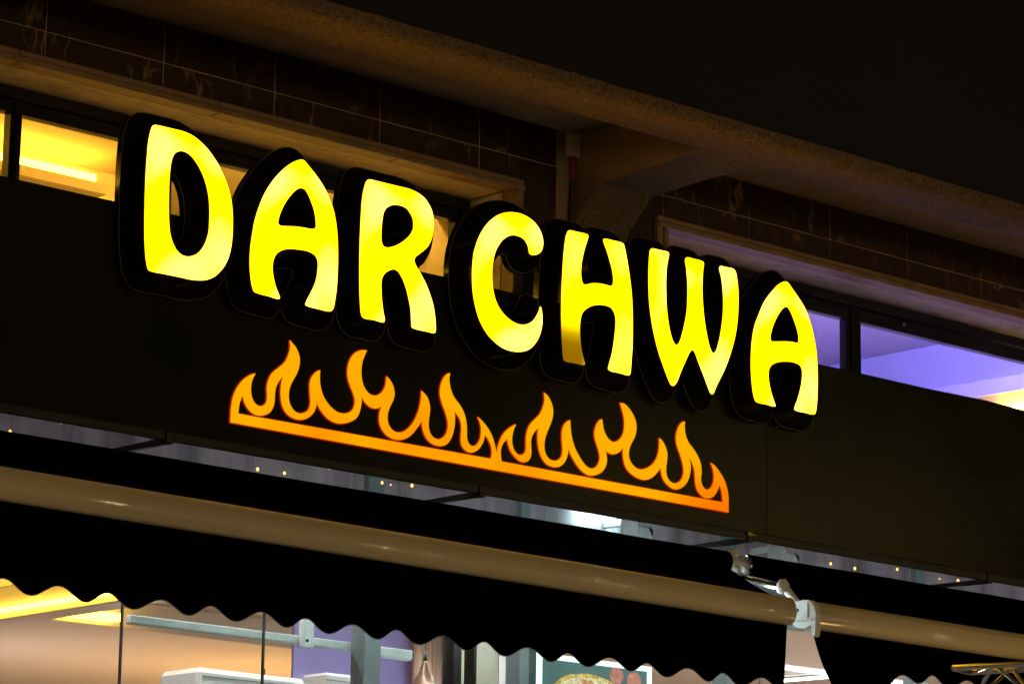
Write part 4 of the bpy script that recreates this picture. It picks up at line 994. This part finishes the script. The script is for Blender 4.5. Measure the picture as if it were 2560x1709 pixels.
wire = [Vector((-4+40*k/60, -12.0, 4.4 - .5*math.sin(math.pi*k/10)**2)) for k in range(61)]
obj('wire', MB().tube(wire, .006, 6), M['bolt'], fs2)
b0 = None
for k in range(0, 60, 2):
    p = wire[k] + Vector((random.uniform(-.6, .6), random.uniform(-.5, .5), -.1 - random.uniform(0, 2.6)))
    if b0 is None: b0 = obj('bulb', MB().add([v*1.5 + p for v in bb.v], bb.f, True), M['bulb2'], fs2); bp0 = p
    else: dupl(b0, fs2, p-bp0)
for i, (x, y) in enumerate(((-7, -3), (3, -9), (-3, -14), (42, -8))):
    t = thing('street_lamp', (x, y, 0), ['street lamp far left behind the viewer', 'street lamp behind the viewer', 'street lamp behind the viewer to the right', 'street lamp far down the street'][i], 'street lamp', 'street lamps across the street')
    obj('post', MB().tube([(x, y, 0), (x, y, 1.5), (x, y, 2.7)], [.07, .055, .045], 12), M['bolt'], t)
    obj('lamp_globe', MB().lathe([(0, -.17), (.10, -.14), (.17, 0), (.10, .14), (0, .17)], (x, y, 2.86), 16), M['lamp_head'], t)

# unseen lanterns added left and right to light soffit and beam from below
for i, (x, y) in enumerate(((1.6, 5.1), (11.4, 6.0))):
    t = thing('kerb_fill_lamp', (x, y, .0), ['added unseen lantern left of the shopfront, lighting the soffit', 'added unseen lantern right of the shopfront, lighting the soffit'][i], 'lantern', 'added fill lanterns')
    obj('post', MB().tube([(x, y, 0), (x, y, 1.0), (x, y, 1.9)], [.06, .045, .04], 12), M['bolt'], t)
    obj('lantern_globe', MB().lathe([(0, -.16), (.10, -.13), (.16, 0), (.10, .13), (0, .16)], (x, y, 2.05), 16), M['lantern'], t)
    obj('lantern_cap', MB().lathe([(0, .20), (.06, .185), (.09, .15), (0, .14)], (x, y, 2.05), 16), M['bolt'], t)
# cool tube lamps under the awnings, behind the valances
for (x0, x1, lab) in ((6.6, 9.02, 'cool tube lamp under the left awning behind its valance'), (9.36, 11.6, 'cool tube lamp under the right awning behind its valance')):
    t = thing('awning_tube_lamp', ((x0+x1)/2, 8.45, 3.29), lab, 'tube lamp')
    obj('tube', MB().tube([(x0, 8.45, 3.30), (x1, 8.45, 3.30)], .012, 10), M['led_tube'], t)
    obj('batten', MB().box(x0, x1, 8.438, 8.462, 3.313, 3.335, .002), M['white'], t)
    for x in (x0+.2, x1-.2): obj('hanger', MB().tube([(x, 8.45, 3.334), (x, 8.53, 3.45)], .003, 6), M['bolt'], t)

# added glowing dots on a wire, standing in for reflections in the transom glass
ft = thing('transom_glints', (8.2, 8.97, 3.6), 'added row of glowing dots imitating reflections in the grey transom glass', 'reflection dots')
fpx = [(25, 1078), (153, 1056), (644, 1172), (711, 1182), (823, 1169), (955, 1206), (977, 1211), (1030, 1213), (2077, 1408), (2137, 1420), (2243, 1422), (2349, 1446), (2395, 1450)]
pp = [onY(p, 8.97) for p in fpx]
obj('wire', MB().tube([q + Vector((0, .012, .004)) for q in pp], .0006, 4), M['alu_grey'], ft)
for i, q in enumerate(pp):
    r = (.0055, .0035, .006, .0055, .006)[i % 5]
    obj('bulb', MB().lathe([(0, -r*1.3), (r*.8, -r*.7), (r, 0), (r*.7, r*.8), (0, r*1.2)], q, 8), M['glint'], ft)
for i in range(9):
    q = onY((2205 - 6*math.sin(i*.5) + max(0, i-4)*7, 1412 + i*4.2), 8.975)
    obj('bulb', MB().lathe([(0, -.002), (.0018, 0), (0, .002)], q, 6), M['glint_blue'], ft)
